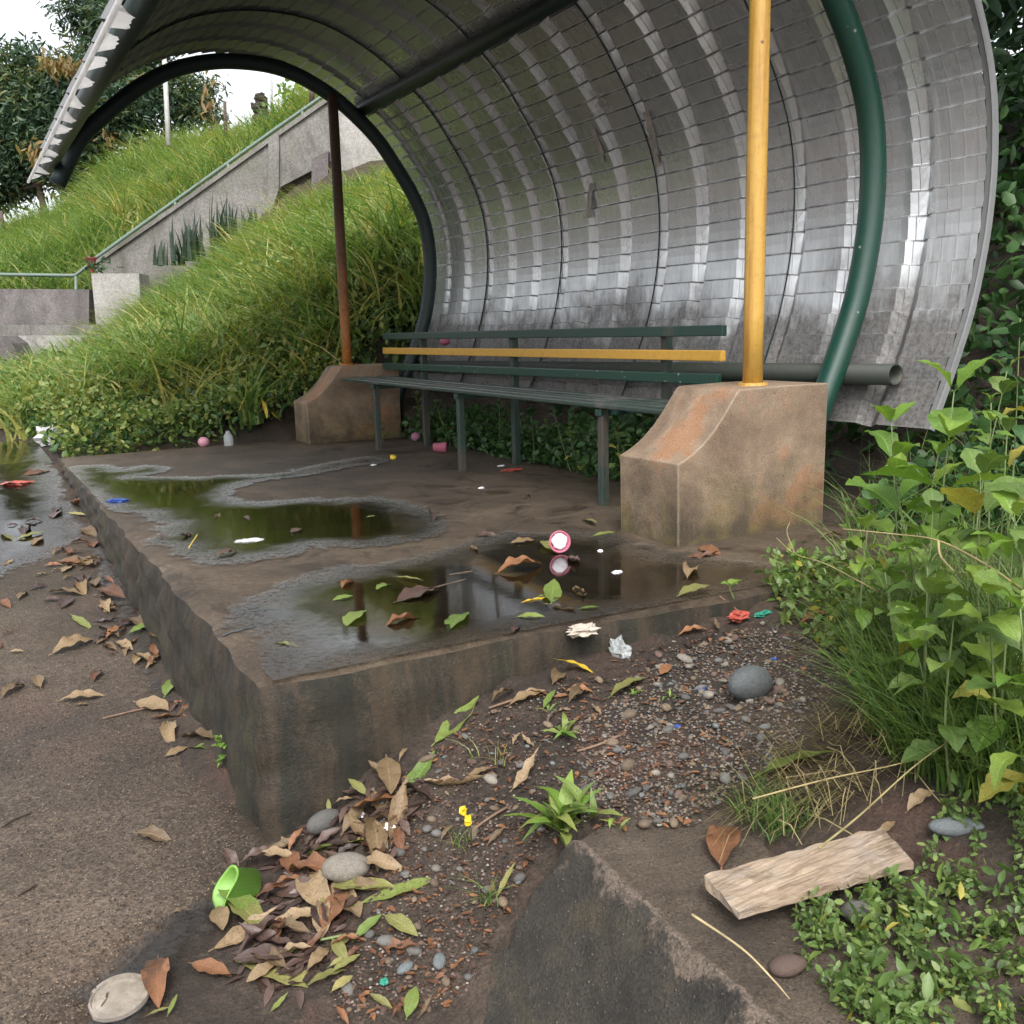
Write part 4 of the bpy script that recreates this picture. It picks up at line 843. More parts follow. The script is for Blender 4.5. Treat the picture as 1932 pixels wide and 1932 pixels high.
# snake plants along the parapet
for k, (x, y, s) in enumerate([(322, 478, .8), (352, 470, 1.0), (385, 463, 1.1), (415, 448, 1.35), (440, 453, 1.0), (468, 448, 0.9), (492, 433, .8)]):
    b = at(x, y, 16.8); n = 20; Pp = np.array([b + RGT * random.uniform(-.25, .25) + FWD * random.uniform(-.15, .15) for _ in range(n)]); Pp[:, 2] -= 0.2
    Vv, Ff, nv = blades(Pp - b, 0.66 * s, 0.085, 0.14, 3); o = put('snake_plant', fast('snake_plant', Vv, Ff, nv, 'snake'), None, b)
    tag(o, 'dark upright snake plant in the row below the stair parapet', 'plant', 'snake plants along the parapet')
M['darkbark'] = m_plain('charred_bark', (0.03, 0.022, 0.02), 0.9, 0.5, 12)
# tree stump, poles, posts on the skyline
sp_ = spline([(0, 0, -.3), (.02, 0, 0), (-.04, .03, .22), (.06, 0, .42), (.0, .02, .62), (.07, 0, .8), (.03, .02, .98), (.1, 0, 1.1)], 4); Vp, Fp = tube(sp_, np.interp(np.linspace(0, 1, len(sp_)), [0, .2, .35, .48, .58, .7, .82, .92, 1], [.17, .15, .2, .15, .19, .13, .17, .1, .03]), 14)
Vp = [(p[0] * (1 + .22 * math.sin(13 * p[2] + 5 * math.atan2(p[1], p[0]))) + random.uniform(-.02, .02), p[1] * (1 + .2 * math.sin(9 * p[2] + 4 * math.atan2(p[1], p[0]))) + random.uniform(-.02, .02), p[2] + random.uniform(-.02, .02)) for p in Vp]
st_ = put('tree_stump', mesh('tree_stump', Vp, Fp, 'darkbark', False), None, at(493, 242, 21.5), None, (0.85, 0.85, 0.66)); tag(st_, 'dark knobbly tree stump on the skyline above the stair', 'stump')
put('broken_limb', mesh('broken_limb', *tube([(0, 0, .5), (-.16, 0, .62), (-.2, 0, .78)], [.09, .08, .04], 8), 'darkbark'), st_)
M['polepaint'] = m_plain('pale_pole', (0.42, 0.42, 0.4), 0.7, 0.2, 5)
def pole(name, x0, y0, x1, y1, d, r, mat, label, cat):
    a, b = at(x0, y0, d), at(x1, y1, d); Vp, Fp = tube([b, 0.5 * (a + b), a], [r, r * 0.92, r * 0.85], 10); return tag(solid(name, Vp, Fp, mat, base=b, smooth=True), label, cat)
pole('utility_pole', 309, 90, 318, 275, 24.5, 0.065, 'polepaint', 'pale concrete pole rising from the grass under the arch', 'pole')
pole('lamp_pole', 511, 60, 513, 235, 24, 0.03, 'polepaint', 'thin grey pole right of the knobbly stump', 'pole')
pole('fence_post', 424, 192, 426, 260, 23.5, 0.045, 'bark', 'short dark fence post left of the knobbly stump', 'post')
pole('fence_post', 2, 398, 8, 445, 26, 0.05, 'bark', 'dark fence post at the left edge below the mango tree', 'post')
pole('rail_stub', 588, 150, 589, 195, 17.9, 0.05, 'bark', 'dark stub of rail post at the top of the parapet', 'post')
b = at(556, 205, 20.5); Pp = b + rng.normal(size=(120, 3)) * np.array([0.2, 0.2, 0.18]); Pp[:, 2] += 0.25
o = tag(solid('shrub', *tube([b - np.array([0, 0, .5]), b + np.array([0, 0, .4])], 0.02, 6), 'bark', base=b - np.array([0, 0, .5])), 'small bright shrub poking over the parapet top', 'shrub')
put('foliage', fast('foliage', *leaflets(Pp - np.array(o.location), 0.17, 0.45, 0.3), 'weedbright'), o)

def tree(crown, d, trunk, label, mat, n_cl=70, per=90, leaf=0.24, flush=0, light=0.25):
    """crown: list of (px, py, rx, ry) lobes at depth d; trunk: pixel polyline from the root upward"""
    tp = [at(x, y, d) for x, y in trunk]; t0 = thing('mango_tree', tp[0], label, 'tree')
    root = np.array(tp[0]); P = spline(tp, 5); limbs = [tube(P, np.linspace(0.16, 0.07, len(P)), 8)]
    pts, lp, fp = [], [], []
    for (cx, cy, rx, ry) in crown:
        c = at(cx, cy, d); k = d / FPX; A, B = rx * k, ry * k
        limbs.append(tube(spline([P[-1], 0.5 * (P[-1] + c) + np.array([0, 0, -.2]), c], 4), np.linspace(0.07, 0.02, 9), 6))
        n = max(8, int(n_cl * (rx * ry) / 9000))
        for _ in range(n):
            q = rng.normal(size=3); q = q / np.linalg.norm(q) * rng.uniform(0.45, 1.0) ** 0.6
            pc = c + RGT * q[0] * A + FWD * q[1] * max(A, B) * 0.8 + np.array([0, 0, 1]) * q[2] * B
            cl = pc + rng.normal(size=(per, 3)) * np.array([0.27, 0.27, 0.2]); pts.append(cl) if random.random() > light else lp.append(cl)
    solid('trunk', *join(limbs), 'bark', t0, smooth=True)
    for nm, arr, mt in (('crown', pts, mat), ('crown', lp, 'crownlight')):
        if arr:
            Q = np.concatenate(arr) - root; dirs = nrm(rng.normal(size=Q.shape) * np.array([1, 1, .6]) + np.array([0, 0, -0.55]))
            put(nm, fast(nm, *leaflets(Q, leaf, 0.27, 0.3, dirs), mt), t0)
    for (x, y, rx, ry, n) in (flush or []):
        c = at(x, y, d - 1.6) - root; Q = c + RGT * (rng.normal(size=n) * rx * d / FPX)[:, None] + FWD * (rng.normal(size=n) * 0.3)[:, None]; Q[:, 2] += rng.normal(size=n) * ry * d / FPX
        put('young_leaves', fast('young_leaves', *leaflets(Q, 0.3, 0.28, 0.3, nrm(rng.normal(size=Q.shape) * 0.5 + np.array([0, 0, -1]))), 'flush'), t0)
    return t0
tree([(20, 150, 95, 65), (-60, 230, 110, 90), (70, 240, 100, 90), (60, 310, 80, 50), (-30, 340, 80, 50), (150, 190, 70, 80), (130, 270, 60, 60)], 31, [(92, 470), (84, 400), (72, 350)], 'big dark mango tree with amber young leaves at the left edge', 'crown', 75, 95, 0.26, [(112, 118, 16, 9, 130), (135, 128, 12, 8, 70), (66, 282, 9, 9, 60)])
tree([(200, 30, 80, 70), (175, 100, 50, 60), (255, 60, 70, 90), (225, 170, 60, 70), (170, -60, 50, 60)], 33, [(215, 430), (212, 330), (210, 220)], 'tall mango tree rising behind the torn roof edge', 'crown', 80, 95, 0.25)
tree([(300, 200, 60, 55), (355, 180, 48, 48), (380, 215, 30, 40), (260, 260, 60, 60), (180, 330, 60, 60)], 32, [(320, 420), (318, 330), (315, 250)], 'rounded mango tree seen under the far arch', 'crown', 80, 95, 0.23, [(392, 180, 8, 25, 40), (205, 255, 6, 6, 25)], 0.35)
# dark growth on the bank behind the shelter
n = 26000; x, y = sample(n, 3.7, 6.5, -0.5, 8.5); z = H(x, y); zz = rng.uniform(0, 1, n) ** 1.2 * np.interp(x, [3.7, 4.3, 6.5], [0.25, 1.1, 1.8]) * np.interp(y, [-.5, 2, 4], [1.0, 1.0, .6])
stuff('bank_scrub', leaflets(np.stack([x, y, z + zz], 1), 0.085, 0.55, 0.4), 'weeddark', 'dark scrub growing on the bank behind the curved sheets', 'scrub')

# largely unseen mango tree, inferred from fallen leaves, added to shade the bank
t0 = thing('mango_tree', (6.2, 3.0, Hs(6.2, 3.0)), 'dark mango tree added to overhang and shade the bank behind the curved sheets', 'tree'); root = np.array(t0.location)
P = spline([root - np.array([0, 0, .2]), root + np.array([-.2, .1, 1.6]), root + np.array([-.5, .1, 3.0])], 6); limbs = [tube(P, np.linspace(.2, .1, len(P)), 10)]; cl = []
for (x, y, z, r) in ((5.0, 2.6, 3.6, 1.0), (4.9, 4.2, 4.0, 1.1), (5.6, 1.2, 3.9, 1.1), (6.6, 2.4, 5.0, 1.4), (6.0, 4.6, 4.8, 1.3), (5.0, 1.6, 2.6, .7), (5.2, 3.2, 2.7, .8), (4.7, 0.6, 2.9, .7)):
    c = np.array([x, y, z]); limbs.append(tube(spline([P[-1], 0.5 * (P[-1] + c) + np.array([0, 0, .2]), c], 4), np.linspace(.07, .015, 9), 6))
    q = nrm(rng.normal(size=(int(60 * r * r), 3))) * rng.uniform(.3, 1, (int(60 * r * r), 1)) ** .5 * r + c; cl.append((q[:, None, :] + rng.normal(size=(len(q), 40, 3)) * np.array([.16, .16, .12])).reshape(-1, 3))
solid('trunk', *join(limbs), 'bark', t0, smooth=True); Q = np.concatenate(cl); put('crown', fast('crown', *leaflets(Q - root, .17, .27, .3, nrm(rng.normal(size=Q.shape) * np.array([1, 1, .6]) + np.array([0, 0, -.6]))), 'crown'), t0)

# ------------------------------------------------------------------ old kerb block in the foreground
def kerb():
    sec = [(0.60, -0.55), (0.66, -0.46), (0.69, -0.42)] + [(0.69 + 0.215 * t, -0.42 + 0.26 * t - 0.012 * math.sin(t * math.pi)) for t in np.linspace(0.08, 0.97, 16)] + [(0.911, -0.154), (0.918, -0.15)] + [(0.935 + 0.045 * k, -0.156 - 0.0015 * k) for k in range(15)]
    ys = np.concatenate([[1.50, 1.492, 1.48], np.arange(1.465, 0.3, -0.014)]); V, F = [], []; W = len(sec); r = random.Random(4)
    for i, y in enumerate(ys):
        for k, (x, z) in enumerate(sec):
            g = (0.4 if k >= 16 else 1.0) * 0.007 * math.sin(i * .45 + k * 1.3) * math.sin(k * .8 + i * .27) + 0.004 * math.sin(i * 1.3 + k * .4) * math.sin(k * 1.9) + r.uniform(-.002, .002); cr = (0.012 * max(0, math.sin(i * 0.31 + 1)) ** 3 + 0.006 * max(0, math.sin(i * .9)) ** 2) if 17 <= k <= 21 else 0
            d = (0.10 if i == 0 else 0.012 if i == 1 else 0)
            V.append((x - g * 0.6 + cr * .3 + 0.02 * math.sin(y * 5) , y - 0.012 * max(0, math.sin(k * .9)), z + g * 0.6 - cr - d))
    for i in range(len(ys) - 1):
        for k in range(W - 1): F.append((i * W + k, (i + 1) * W + k, (i + 1) * W + k + 1, i * W + k + 1))
    b = len(V); V += [(p[0], p[1] + 0.02, -0.7) for p in V[:W]]
    for k in range(W - 1): F.append((k, k + 1, b + k + 1, b + k))
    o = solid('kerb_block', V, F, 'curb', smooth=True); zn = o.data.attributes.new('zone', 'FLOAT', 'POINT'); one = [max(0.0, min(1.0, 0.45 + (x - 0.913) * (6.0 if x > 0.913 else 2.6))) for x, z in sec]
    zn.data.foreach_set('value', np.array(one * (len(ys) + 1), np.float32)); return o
tag(kerb(), 'dark mossy broken concrete kerb in the foreground beside the plank', 'kerb')

# ------------------------------------------------------------------ litter leaves
def drop_many(pxs, pys):
    r = np.stack([RW @ np.array([x - CX, y - CX, FPX]) / FPX for x, y in zip(pxs, pys)]); n = len(r); out = EYE + r * 20.0; done = np.zeros(n, bool)
    for d in np.arange(0.9, 14, 0.012):
        k = np.where(~done)[0]
        if not len(k): break
        p = EYE + r[k] * d; k2 = p[:, 2] < 0.9; x, y = p[:, 0], p[:, 1]
        s = H(x, y); rd = (x < np.interp(y, ey, ex)) & (y < 14); s = np.where(rd, zroad(y), s); sl = (x > 0.56) & (x < 3.04) & (y > 2.15) & (y < 7.5); s = np.where(sl, 0.0, s)
        kb = (x > 0.92) & (x < 1.5) & (y < 1.48); s = np.where(kb, np.maximum(s, -0.155), s)
        kf = (x > 0.68) & (x <= 0.92) & (y < 1.48); s = np.where(kf, np.maximum(s, -0.155 - (0.92 - x) * 1.2), s)
        hit = k2 & (p[:, 2] <= s); back = (np.minimum(s - p[:, 2], 0.05) / np.maximum(-r[k][:, 2], 0.15))[hit]; q = p[hit] - r[k][hit] * np.minimum(back, 0.012)[:, None]; out[k[hit]] = q; done[k[hit]] = True
    return out
DRY = {}
for mt in ('dry1', 'dry2', 'dry3', 'olive', 'fresh', 'yleaf'):
    flat = mt in ('olive', 'fresh', 'yleaf')
    for k, (ra, dr, wv, tw, cu) in enumerate(((0.27, 0.2, 0.22, 0.4, 0.6), (0.25, 0.35, 0.3, 0.8, 1.0), (0.29, 0.12, 0.16, -0.5, 0.35), (0.24, -0.3, 0.32, -0.9, 1.15), (0.28, 0.3, 0.26, 0.2, 0.8))):
        f = 0.45 if flat else 1.0
        DRY[mt, k] = leaf_mesh('fallen_leaf', ra, 0, 0.12 * f, dr * f, wv * f, tw * f, nl=14, nw=4, petiole=0.08, shape=0.92, curl=cu * f, mat=mt)
litter = []
def c4p(a): return (a[0] * .3397, 590.6 + a[1] * .3397)
def c5p(a): return (623.4 + a[0] * .3397, 557.8 + a[1] * .3397)
def c6p(a): return (1275.8 + a[0] * .3397, 623.4 + a[1] * .3397)
def c7p(a): return (a[0] * .3397, 1275.8 + a[1] * .3397)
def c8p(a): return (623.4 + a[0] * .3397, 1275.8 + a[1] * .3397)
def c9p(a): return (1275.8 + a[0] * .3397, 1275.8 + a[1] * .3397)
def add(cv, mt, rows, label=None, group=None):
    for r_ in rows: litter.append((cv((r_[0], r_[1])), cv((r_[2], r_[3])), mt, label, group))
COLN = {'dry1': 'dry tan', 'dry2': 'russet brown', 'dry3': 'dark sodden', 'olive': 'yellowing olive', 'fresh': 'fallen green', 'yleaf': 'bright yellow'}
# singled out by their look and place
for cv, mt, r_, lab in ((c7p, 'olive', (1310, 1600, 1975, 1790), 'largest olive brown leaf lying flat right of the white lid'), (c7p, 'dry2', (600, 1740, 520, 1915), 'curled russet leaf lying across the white round lid'),
        (c7p, 'fresh', (1180, 1160, 1480, 1370), 'yellow green leaf lying under the crushed green cup'), (c8p, 'fresh', (130, 1290, 640, 1110), 'long wavy green leaf in front of the grey cobble'),
        (c8p, 'dry2', (230, 1490, 500, 1560), 'orange brown leaf lying among pebbles in the foreground'), (c8p, 'fresh', (385, 690, 580, 430), 'dark green leaf leaning against the slab front'),
        (c8p, 'fresh', (560, 405, 830, 145), 'long yellow green leaf slanting up to the slab front'), (c8p, 'dry1', (490, 590, 860, 615), 'rolled dry tan leaf below the slab front'),
        (c9p, 'dry2', (250, 1100, 280, 800), 'russet leaf standing upright beside the plank end'), (c9p, 'fresh', (390, 600, 890, 430), 'long dull green leaf under the straw'),
        (c9p, 'dry2', (1330, 1850, 1560, 1935), 'orange leaf at the bottom edge right of the kerb'), (c5p, 'yleaf', (1050, 1720, 1200, 1690), 'bright yellow leaf on the slab in front of the pink cup'),
        (c5p, 'fresh', (650, 1880, 755, 1760), 'fresh green leaf alone in the dark near puddle'), (c5p, 'fresh', (1225, 1725, 1245, 1600), 'green leaf standing up on the slab beside the yellow leaf'),
        (c5p, 'olive', (340, 1570, 520, 1610), 'yellow and green leaf at the edge of the speckled puddle'), (c8p, 'yleaf', (1240, -85, 1485, -10), 'yellow leaf hanging over the slab front edge'),
        (c7p, 'dry1', (740, 880, 970, 920), 'single tan leaf out on the bare road'), (c4p, 'fresh', (390, 1680, 560, 1790), 'pale green leaf lying on the road among brown ones'),
        (c4p, 'fresh', (710, 1790, 840, 1730), 'slim green leaf in the gutter against the slab'), (c7p, 'fresh', (1030, 410, 1230, 430), 'green leaf touching the sprig at the slab foot'),
        (c8p, 'olive', (1540, 135, 1760, 20), 'pale olive leaf on the gravel below the slab edge'), (c8p, 'fresh', (420, 1930, 480, 1740), 'dark green leaf at the bottom edge left of the kerb')):
    litter.append((cv((r_[0], r_[1])), cv((r_[2], r_[3])), mt, lab, None))
G1, G2, G3, G4 = 'leaves along the gutter and road', 'leaves heaped at the slab corner', 'leaves on the wet slab', 'leaves on the gravel by the weeds'
L1, L2, L3, L4 = '{} leaf in the litter on the road beside the slab', '{} leaf in the heap below the slab corner', '{} leaf lying on the wet slab', '{} leaf on the gravel between slab and weeds'
add(c7p, 'dry2', [(1050, 1620, 1290, 1680), (880, 1580, 880, 1880), (1610, 990, 1620, 1150), (1400, 1270, 1660, 1180), (1780, 1450, 1930, 1190)], L2, G2)
add(c7p, 'dry1', [(1160, 1560, 1530, 1340), (1660, 1110, 1900, 1420), (1210, 1300, 1240, 1460), (940, 1350, 1080, 1320), (1700, 1670, 1840, 1520), (1560, 910, 1620, 1000)], L2, G2)
add(c7p, 'dry3', [(1300, 1600, 1650, 1310), (1440, 1540, 1640, 1330), (1240, 970, 1330, 1120), (1330, 1060, 1560, 980), (1690, 960, 1790, 880)], L2, G2)
add(c7p, 'fresh', [(1680, 1030, 1930, 940), (1510, 1600, 1660, 1540), (1500, 1900, 1600, 1790), (930, 1925, 990, 1800)], L2, G2)
add(c7p, 'olive', [(1820, 1650, 1930, 1590), (1380, 1590, 1540, 1610), (1690, 1760, 1930, 1640), (800, 1925, 940, 1870)], L2, G2)
add(c7p, 'dry1', [(930, 260, 960, 390), (990, 350, 1240, 370), (910, 460, 1050, 410), (740, 150, 960, 205), (0, 135, 140, 45), (310, 150, 590, 115), (410, 170, 480, 165)], L1, G1)
add(c7p, 'dry2', [(820, 240, 1050, 230), (940, 170, 1040, 150), (990, 215, 1090, 170)], L1, G1); add(c7p, 'fresh', [(910, 130, 1000, 10)], L1, G1)
add(c4p, 'dry1', [(270, 1910, 540, 1810), (250, 1560, 470, 1570), (540, 1630, 650, 1670), (100, 1600, 150, 1550), (180, 1470, 280, 1450), (340, 1450, 410, 1400), (320, 1380, 580, 1410), (440, 1390, 600, 1370), (10, 1410, 80, 1380), (180, 1300, 240, 1250), (640, 1830, 740, 1880), (530, 1850, 600, 1810), (350, 1350, 480, 1330), (430, 1500, 480, 1570), (850, 1800, 930, 1850)], L1, G1)
add(c4p, 'dry2', [(540, 1540, 770, 1630), (0, 1600, 60, 1640), (580, 1820, 710, 1750), (120, 910, 290, 880), (380, 1290, 500, 1270), (560, 1480, 640, 1500), (450, 1230, 520, 1210), (410, 1040, 440, 1080), (600, 1890, 640, 1910), (860, 1840, 870, 1910)], L1, G1)
add(c4p, 'dry3', [(0, 970, 110, 960), (130, 1170, 250, 1160), (30, 1190, 110, 1180), (290, 1150, 340, 1100), (640, 1760, 760, 1710), (300, 1120, 330, 1085), (410, 1550, 470, 1490), (510, 1720, 660, 1715)], L1, G1)
add(c4p, 'olive', [(0, 1230, 90, 1270), (80, 1270, 250, 1225), (370, 1115, 480, 1130)], L1, G1)
add(c5p, 'dry2', [(60, 1640, 130, 1590), (290, 1860, 520, 1780), (910, 1555, 1195, 1500), (1075, 1135, 1110, 1120)], L3, G3)
add(c5p, 'dry1', [(1170, 1720, 1360, 1765), (990, 1385, 1160, 1365), (1360, 1620, 1400, 1690), (780, 1395, 810, 1430)], L3, G3)
add(c5p, 'dry3', [(780, 1340, 950, 1340), (350, 1720, 710, 1610), (1330, 1450, 1370, 1510), (1010, 1890, 1050, 1850), (560, 1220, 580, 1260), (470, 1670, 640, 1640)], L3, G3)
add(c5p, 'fresh', [(1370, 1755, 1495, 1745), (1020, 1800, 1195, 1800), (1450, 1345, 1600, 1310), (0, 1710, 130, 1685), (250, 1650, 340, 1600), (80, 1860, 190, 1760), (1140, 1690, 1200, 1680)], L3, G3)
add(c5p, 'olive', [(1400, 1245, 1480, 1290), (1180, 1370, 1270, 1440), (195, 1240, 230, 1235)], L3, G3)
add(c4p, 'olive', [(1520, 1840, 1660, 1860)], L3, G3); add(c4p, 'dry3', [(1610, 1230, 1680, 1205), (1350, 1140, 1390, 1150), (1190, 1150, 1220, 1125), (1190, 1370, 1320, 1330), (1070, 1230, 1000, 1262), (860, 1252, 930, 1256)], L3, G3)
add(c6p, 'dry2', [(120, 1210, 250, 1250), (50, 1270, 240, 1250)], L3, G3); add(c6p, 'dry1', [(60, 1390, 80, 1310), (790, 1170, 930, 1150)], L3, G3); add(c6p, 'olive', [(0, 1490, 190, 1440)], L3, G3)
add(c6p, 'dry2', [(670, 1650, 870, 1580), (0, 1710, 180, 1670), (270, 1640, 420, 1610)], L4, G4)
add(c8p, 'dry1', [(240, 650, 330, 860), (200, 790, 290, 1100), (310, 460, 340, 700), (60, 910, 190, 720), (20, 1130, 160, 1420), (330, 1000, 420, 640), (870, 970, 970, 870), (610, 950, 670, 860), (490, 1930, 570, 1820), (360, 690, 460, 600), (180, 860, 330, 900), (250, 520, 330, 500), (380, 500, 430, 410), (0, 740, 130, 690)], L2, G2)
add(c8p, 'olive', [(290, 1350, 490, 1490), (0, 1680, 170, 1560), (0, 1790, 130, 1700), (210, 1790, 350, 1870), (920, 1270, 1030, 1060), (0, 1560, 130, 1480)], L2, G2); add(c8p, 'fresh', [(0, 970, 190, 935), (120, 1510, 290, 1350)], L2, G2)
add(c8p, 'dry2', [(80, 1610, 160, 1530), (340, 1930, 420, 1850), (30, 1860, 80, 1930), (0, 1240, 130, 1200)], L2, G2)
add(c8p, 'dry1', [(980, 180, 1200, 80), (1000, 660, 1170, 460), (890, 160, 1020, 70), (1060, 330, 1130, 420), (1240, 220, 1350, 190), (1230, 60, 1290, -20), (760, 570, 900, 530), (1320, 160, 1420, 60)], L4, G4)
add(c8p, 'fresh', [(1180, 200, 1250, 90)], L4, G4); add(c9p, 'dry1', [(1120, 900, 1220, 830), (1270, 780, 1440, 640)], L4, G4)
# the rest of the litter, strewn along the gutter and in the heap
def inpoly(x, y, poly):
    c = False; j = len(poly) - 1
    for i in range(len(poly)):
        if ((poly[i][1] > y) != (poly[j][1] > y)) and x < (poly[j][0] - poly[i][0]) * (y - poly[i][1]) / (poly[j][1] - poly[i][1]) + poly[i][0]: c = not c
        j = i
    return c
def strew(n, poly, lab, grp, mts, lo, hi):
    x0, x1 = min(p[0] for p in poly), max(p[0] for p in poly); y0, y1 = min(p[1] for p in poly), max(p[1] for p in poly); c = 0
    while c < n:
        x, y = random.uniform(x0, x1), random.uniform(y0, y1)
        if not inpoly(x, y, poly): continue
        a = random.uniform(0, 6.28); l = random.uniform(lo, hi) * (0.4 + 0.6 * (y - 850) / 1000); litter.append(((x, y), (x + l * math.cos(a), y + 0.5 * l * math.sin(a)), random.choice(mts), lab, grp)); c += 1
strew(34, [(120, 990), (175, 1000), (300, 1200), (400, 1370), (340, 1400), (250, 1260), (120, 1120)], L1, G1, ['dry1', 'dry1', 'dry2', 'dry3'], 45, 95)
strew(16, [(0, 1010), (120, 1000), (230, 1200), (210, 1330), (0, 1300)], L1, G1, ['dry1', 'dry3', 'dry2'], 35, 80)
strew(46, [(530, 1600), (640, 1520), (760, 1450), (800, 1500), (720, 1650), (640, 1780), (560, 1850), (480, 1800)], L2, G2, ['dry1', 'dry2', 'dry2', 'dry3', 'dry3', 'dry1', 'olive'], 80, 150)
strew(14, [(900, 1370), (1100, 1290), (1350, 1190), (1480, 1170), (1380, 1260), (1150, 1330), (950, 1420)], L4, G4, ['dry1', 'dry3', 'dry2'], 40, 90)
A_ = drop_many([l[0][0] for l in litter], [l[0][1] for l in litter]); B_ = drop_many([l[1][0] for l in litter], [l[1][1] for l in litter])
for a, b, (pa, pb, mt, lab, grp) in zip(A_, B_, litter):
    v = b - a; ln = float(np.linalg.norm(v)); 
    if ln > 0.24: v = v * (0.2 / ln); ln = 0.2
    ln = max(ln, 0.03); yaw = math.atan2(v[1], v[0]); pitch = -math.asin(max(-.55, min(.55, v[2] / ln)))
    s = max(ln, 0.05); wy = 1.25 if ln > 0.06 else 1.0
    o = put('fallen_leaf', DRY[mt, random.randrange(5)], None, Vector(a) + Vector((0, 0, 0.012 if grp == G2 else 0.007)), (random.uniform(-.35, .35), pitch + random.uniform(-.1, .04), yaw), (s, s * wy, s))
    tag(o, lab.format(COLN[mt]) if lab else 'fallen leaf', 'leaf', (grp + ', ' + COLN[mt]) if grp else None)

# ------------------------------------------------------------------ stones and gravel
def stone_mesh(seed, sub=2):
    import bmesh
    r = random.Random(seed); bm = bmesh.new(); bmesh.ops.create_icosphere(bm, subdivisions=sub, radius=0.5)
    k = [Vector((r.uniform(-1, 1), r.uniform(-1, 1), r.uniform(-1, 1))).normalized() for _ in range(7)]; w = [r.uniform(-.09, .07) for _ in k]
    for v in bm.verts:
        n = v.co.normalized(); f = 1 + sum(wi * max(0, n.dot(ki)) ** 2 * 2 for ki, wi in zip(k, w)); v.co = n * 0.5 * f; v.co.z *= 0.72; v.co.y *= 0.85
    me = bpy.data.meshes.new('pebble'); bm.to_mesh(me); bm.free(); me.polygons.foreach_set('use_smooth', [True] * len(me.polygons)); return me
def with_mat(me, mt): m2 = me.copy(); m2.materials.append(M[mt]); return m2
SM = [stone_mesh(i) for i in range(5)]; SMM = {(i, mt): with_mat(SM[i], mt) for i in range(5) for mt in ('sgrey', 'sblue', 'stan', 'sred', 'spale')}
BIG = [stone_mesh(100 + i, 3) for i in range(6)]
def cobble(px, py, w, h, d, yaw, mt, label, k, sink=0.25, tilt=0.0):
    p = drop_many([px], [py])[0]; o = put('cobble', with_mat(BIG[k], mt), None, Vector(p) + Vector((0, 0, h * (0.5 - sink))), (tilt, 0, yaw), (w, d, h / 0.72)); return tag(o, label, 'stone')
cobble(1413, 1312, .135, .085, .095, 0.2, 'sblue', 'large blue grey cobble on the gravel', 0, 0.1, 0.3)
cobble(655, 1655, .105, .062, .08, -0.3, 'spale', 'smooth pale grey cobble among the heaped leaves', 1, 0.1)
cobble(612, 1562, .095, .055, .06, 0.3, 'sgrey', 'dull grey stone under the slab corner', 2, 0.2)
cobble(1625, 1740, .06, .04, .035, -0.9, 'sgrey', 'grey stone with an orange patch under the plank', 3, 0.1)
cobble(1490, 1830, .065, .03, .05, -0.3, 'sred', 'flat pinkish stone on the kerb top', 4, 0.3)
cobble(1800, 1570, .09, .03, .05, -0.6, 'sblue', 'blue grey stone half hidden in the ground cover', 5, 0.2)
cobble(1185, 1960 - 510, .045, .03, .035, 0.4, 'stan', 'tan stone in the middle of the gravel', 2)
DIRT = [(740, 1470), (900, 1350), (1100, 1270), (1300, 1195), (1500, 1160), (1560, 1230), (1480, 1330), (1400, 1450), (1320, 1560), (1080, 1560), (1010, 1620), (930, 1760), (870, 1900), (640, 1925), (620, 1860), (700, 1760), (690, 1600)]
DENSE = [(1080, 1380), (1180, 1290), (1330, 1210), (1520, 1165), (1620, 1230), (1560, 1320), (1480, 1420), (1380, 1510), (1240, 1560), (1100, 1500)]
def pts_in(n, poly):
    out = []; x0, x1 = min(p[0] for p in poly), max(p[0] for p in poly); y0, y1 = min(p[1] for p in poly), max(p[1] for p in poly)
    while len(out) < n:
        x, y = random.uniform(x0, x1), random.uniform(y0, y1)
        if inpoly(x, y, poly): out.append((x, y))
    return out
PP = pts_in(110, DENSE) + pts_in(170, DIRT); Q = drop_many([p[0] for p in PP], [p[1] for p in PP])
NM = {'sgrey': 'grey', 'sblue': 'blue grey', 'stan': 'tan', 'sred': 'reddish', 'spale': 'pale'}
for p in Q:
    mt = random.choice(['sgrey', 'sgrey', 'sblue', 'stan', 'stan', 'sred', 'spale']); s = random.choice([.009, .011, .012, .014, .016, .018, .022, .028]) * random.uniform(.8, 1.2)
    o = put('pebble', SMM[random.randrange(5), mt], None, Vector(p) + Vector((0, 0, s * 0.12)), (random.uniform(-.4, .4), random.uniform(-.4, .4), random.uniform(0, 6.28)), (s * random.uniform(.9, 1.5), s, s * random.uniform(.7, 1)))
    tag(o, NM[mt] + ' pebble in the gravel in front of the slab', 'pebble', NM[mt] + ' pebbles in the gravel')
def gravel(n, poly, lo, hi, mt, label):
    PP = pts_in(n, poly); Q = drop_many([p[0] for p in PP], [p[1] for p in PP]); octa = np.array([(1, 0, 0), (.2, 1, 0), (-1, .15, 0), (-.1, -1, 0), (.1, 0, .8), (0, 0, -.8)])
    az = rng.uniform(0, 6.28, n); s = rng.uniform(lo, hi, n) ** 1; c, d = np.cos(az), np.sin(az); V = octa[None] * s[:, None, None] * 0.5 * rng.uniform(.7, 1.2, (n, 6, 1)); V = np.stack([V[..., 0] * c[:, None] - V[..., 1] * d[:, None], V[..., 0] * d[:, None] + V[..., 1] * c[:, None], V[..., 2]], -1) + Q[:, None, :] + np.array([0, 0, .001])
    return stuff('gravel', (V, [(0, 1, 4), (1, 2, 4), (2, 3, 4), (3, 0, 4)], 6), mt, label, 'gravel')
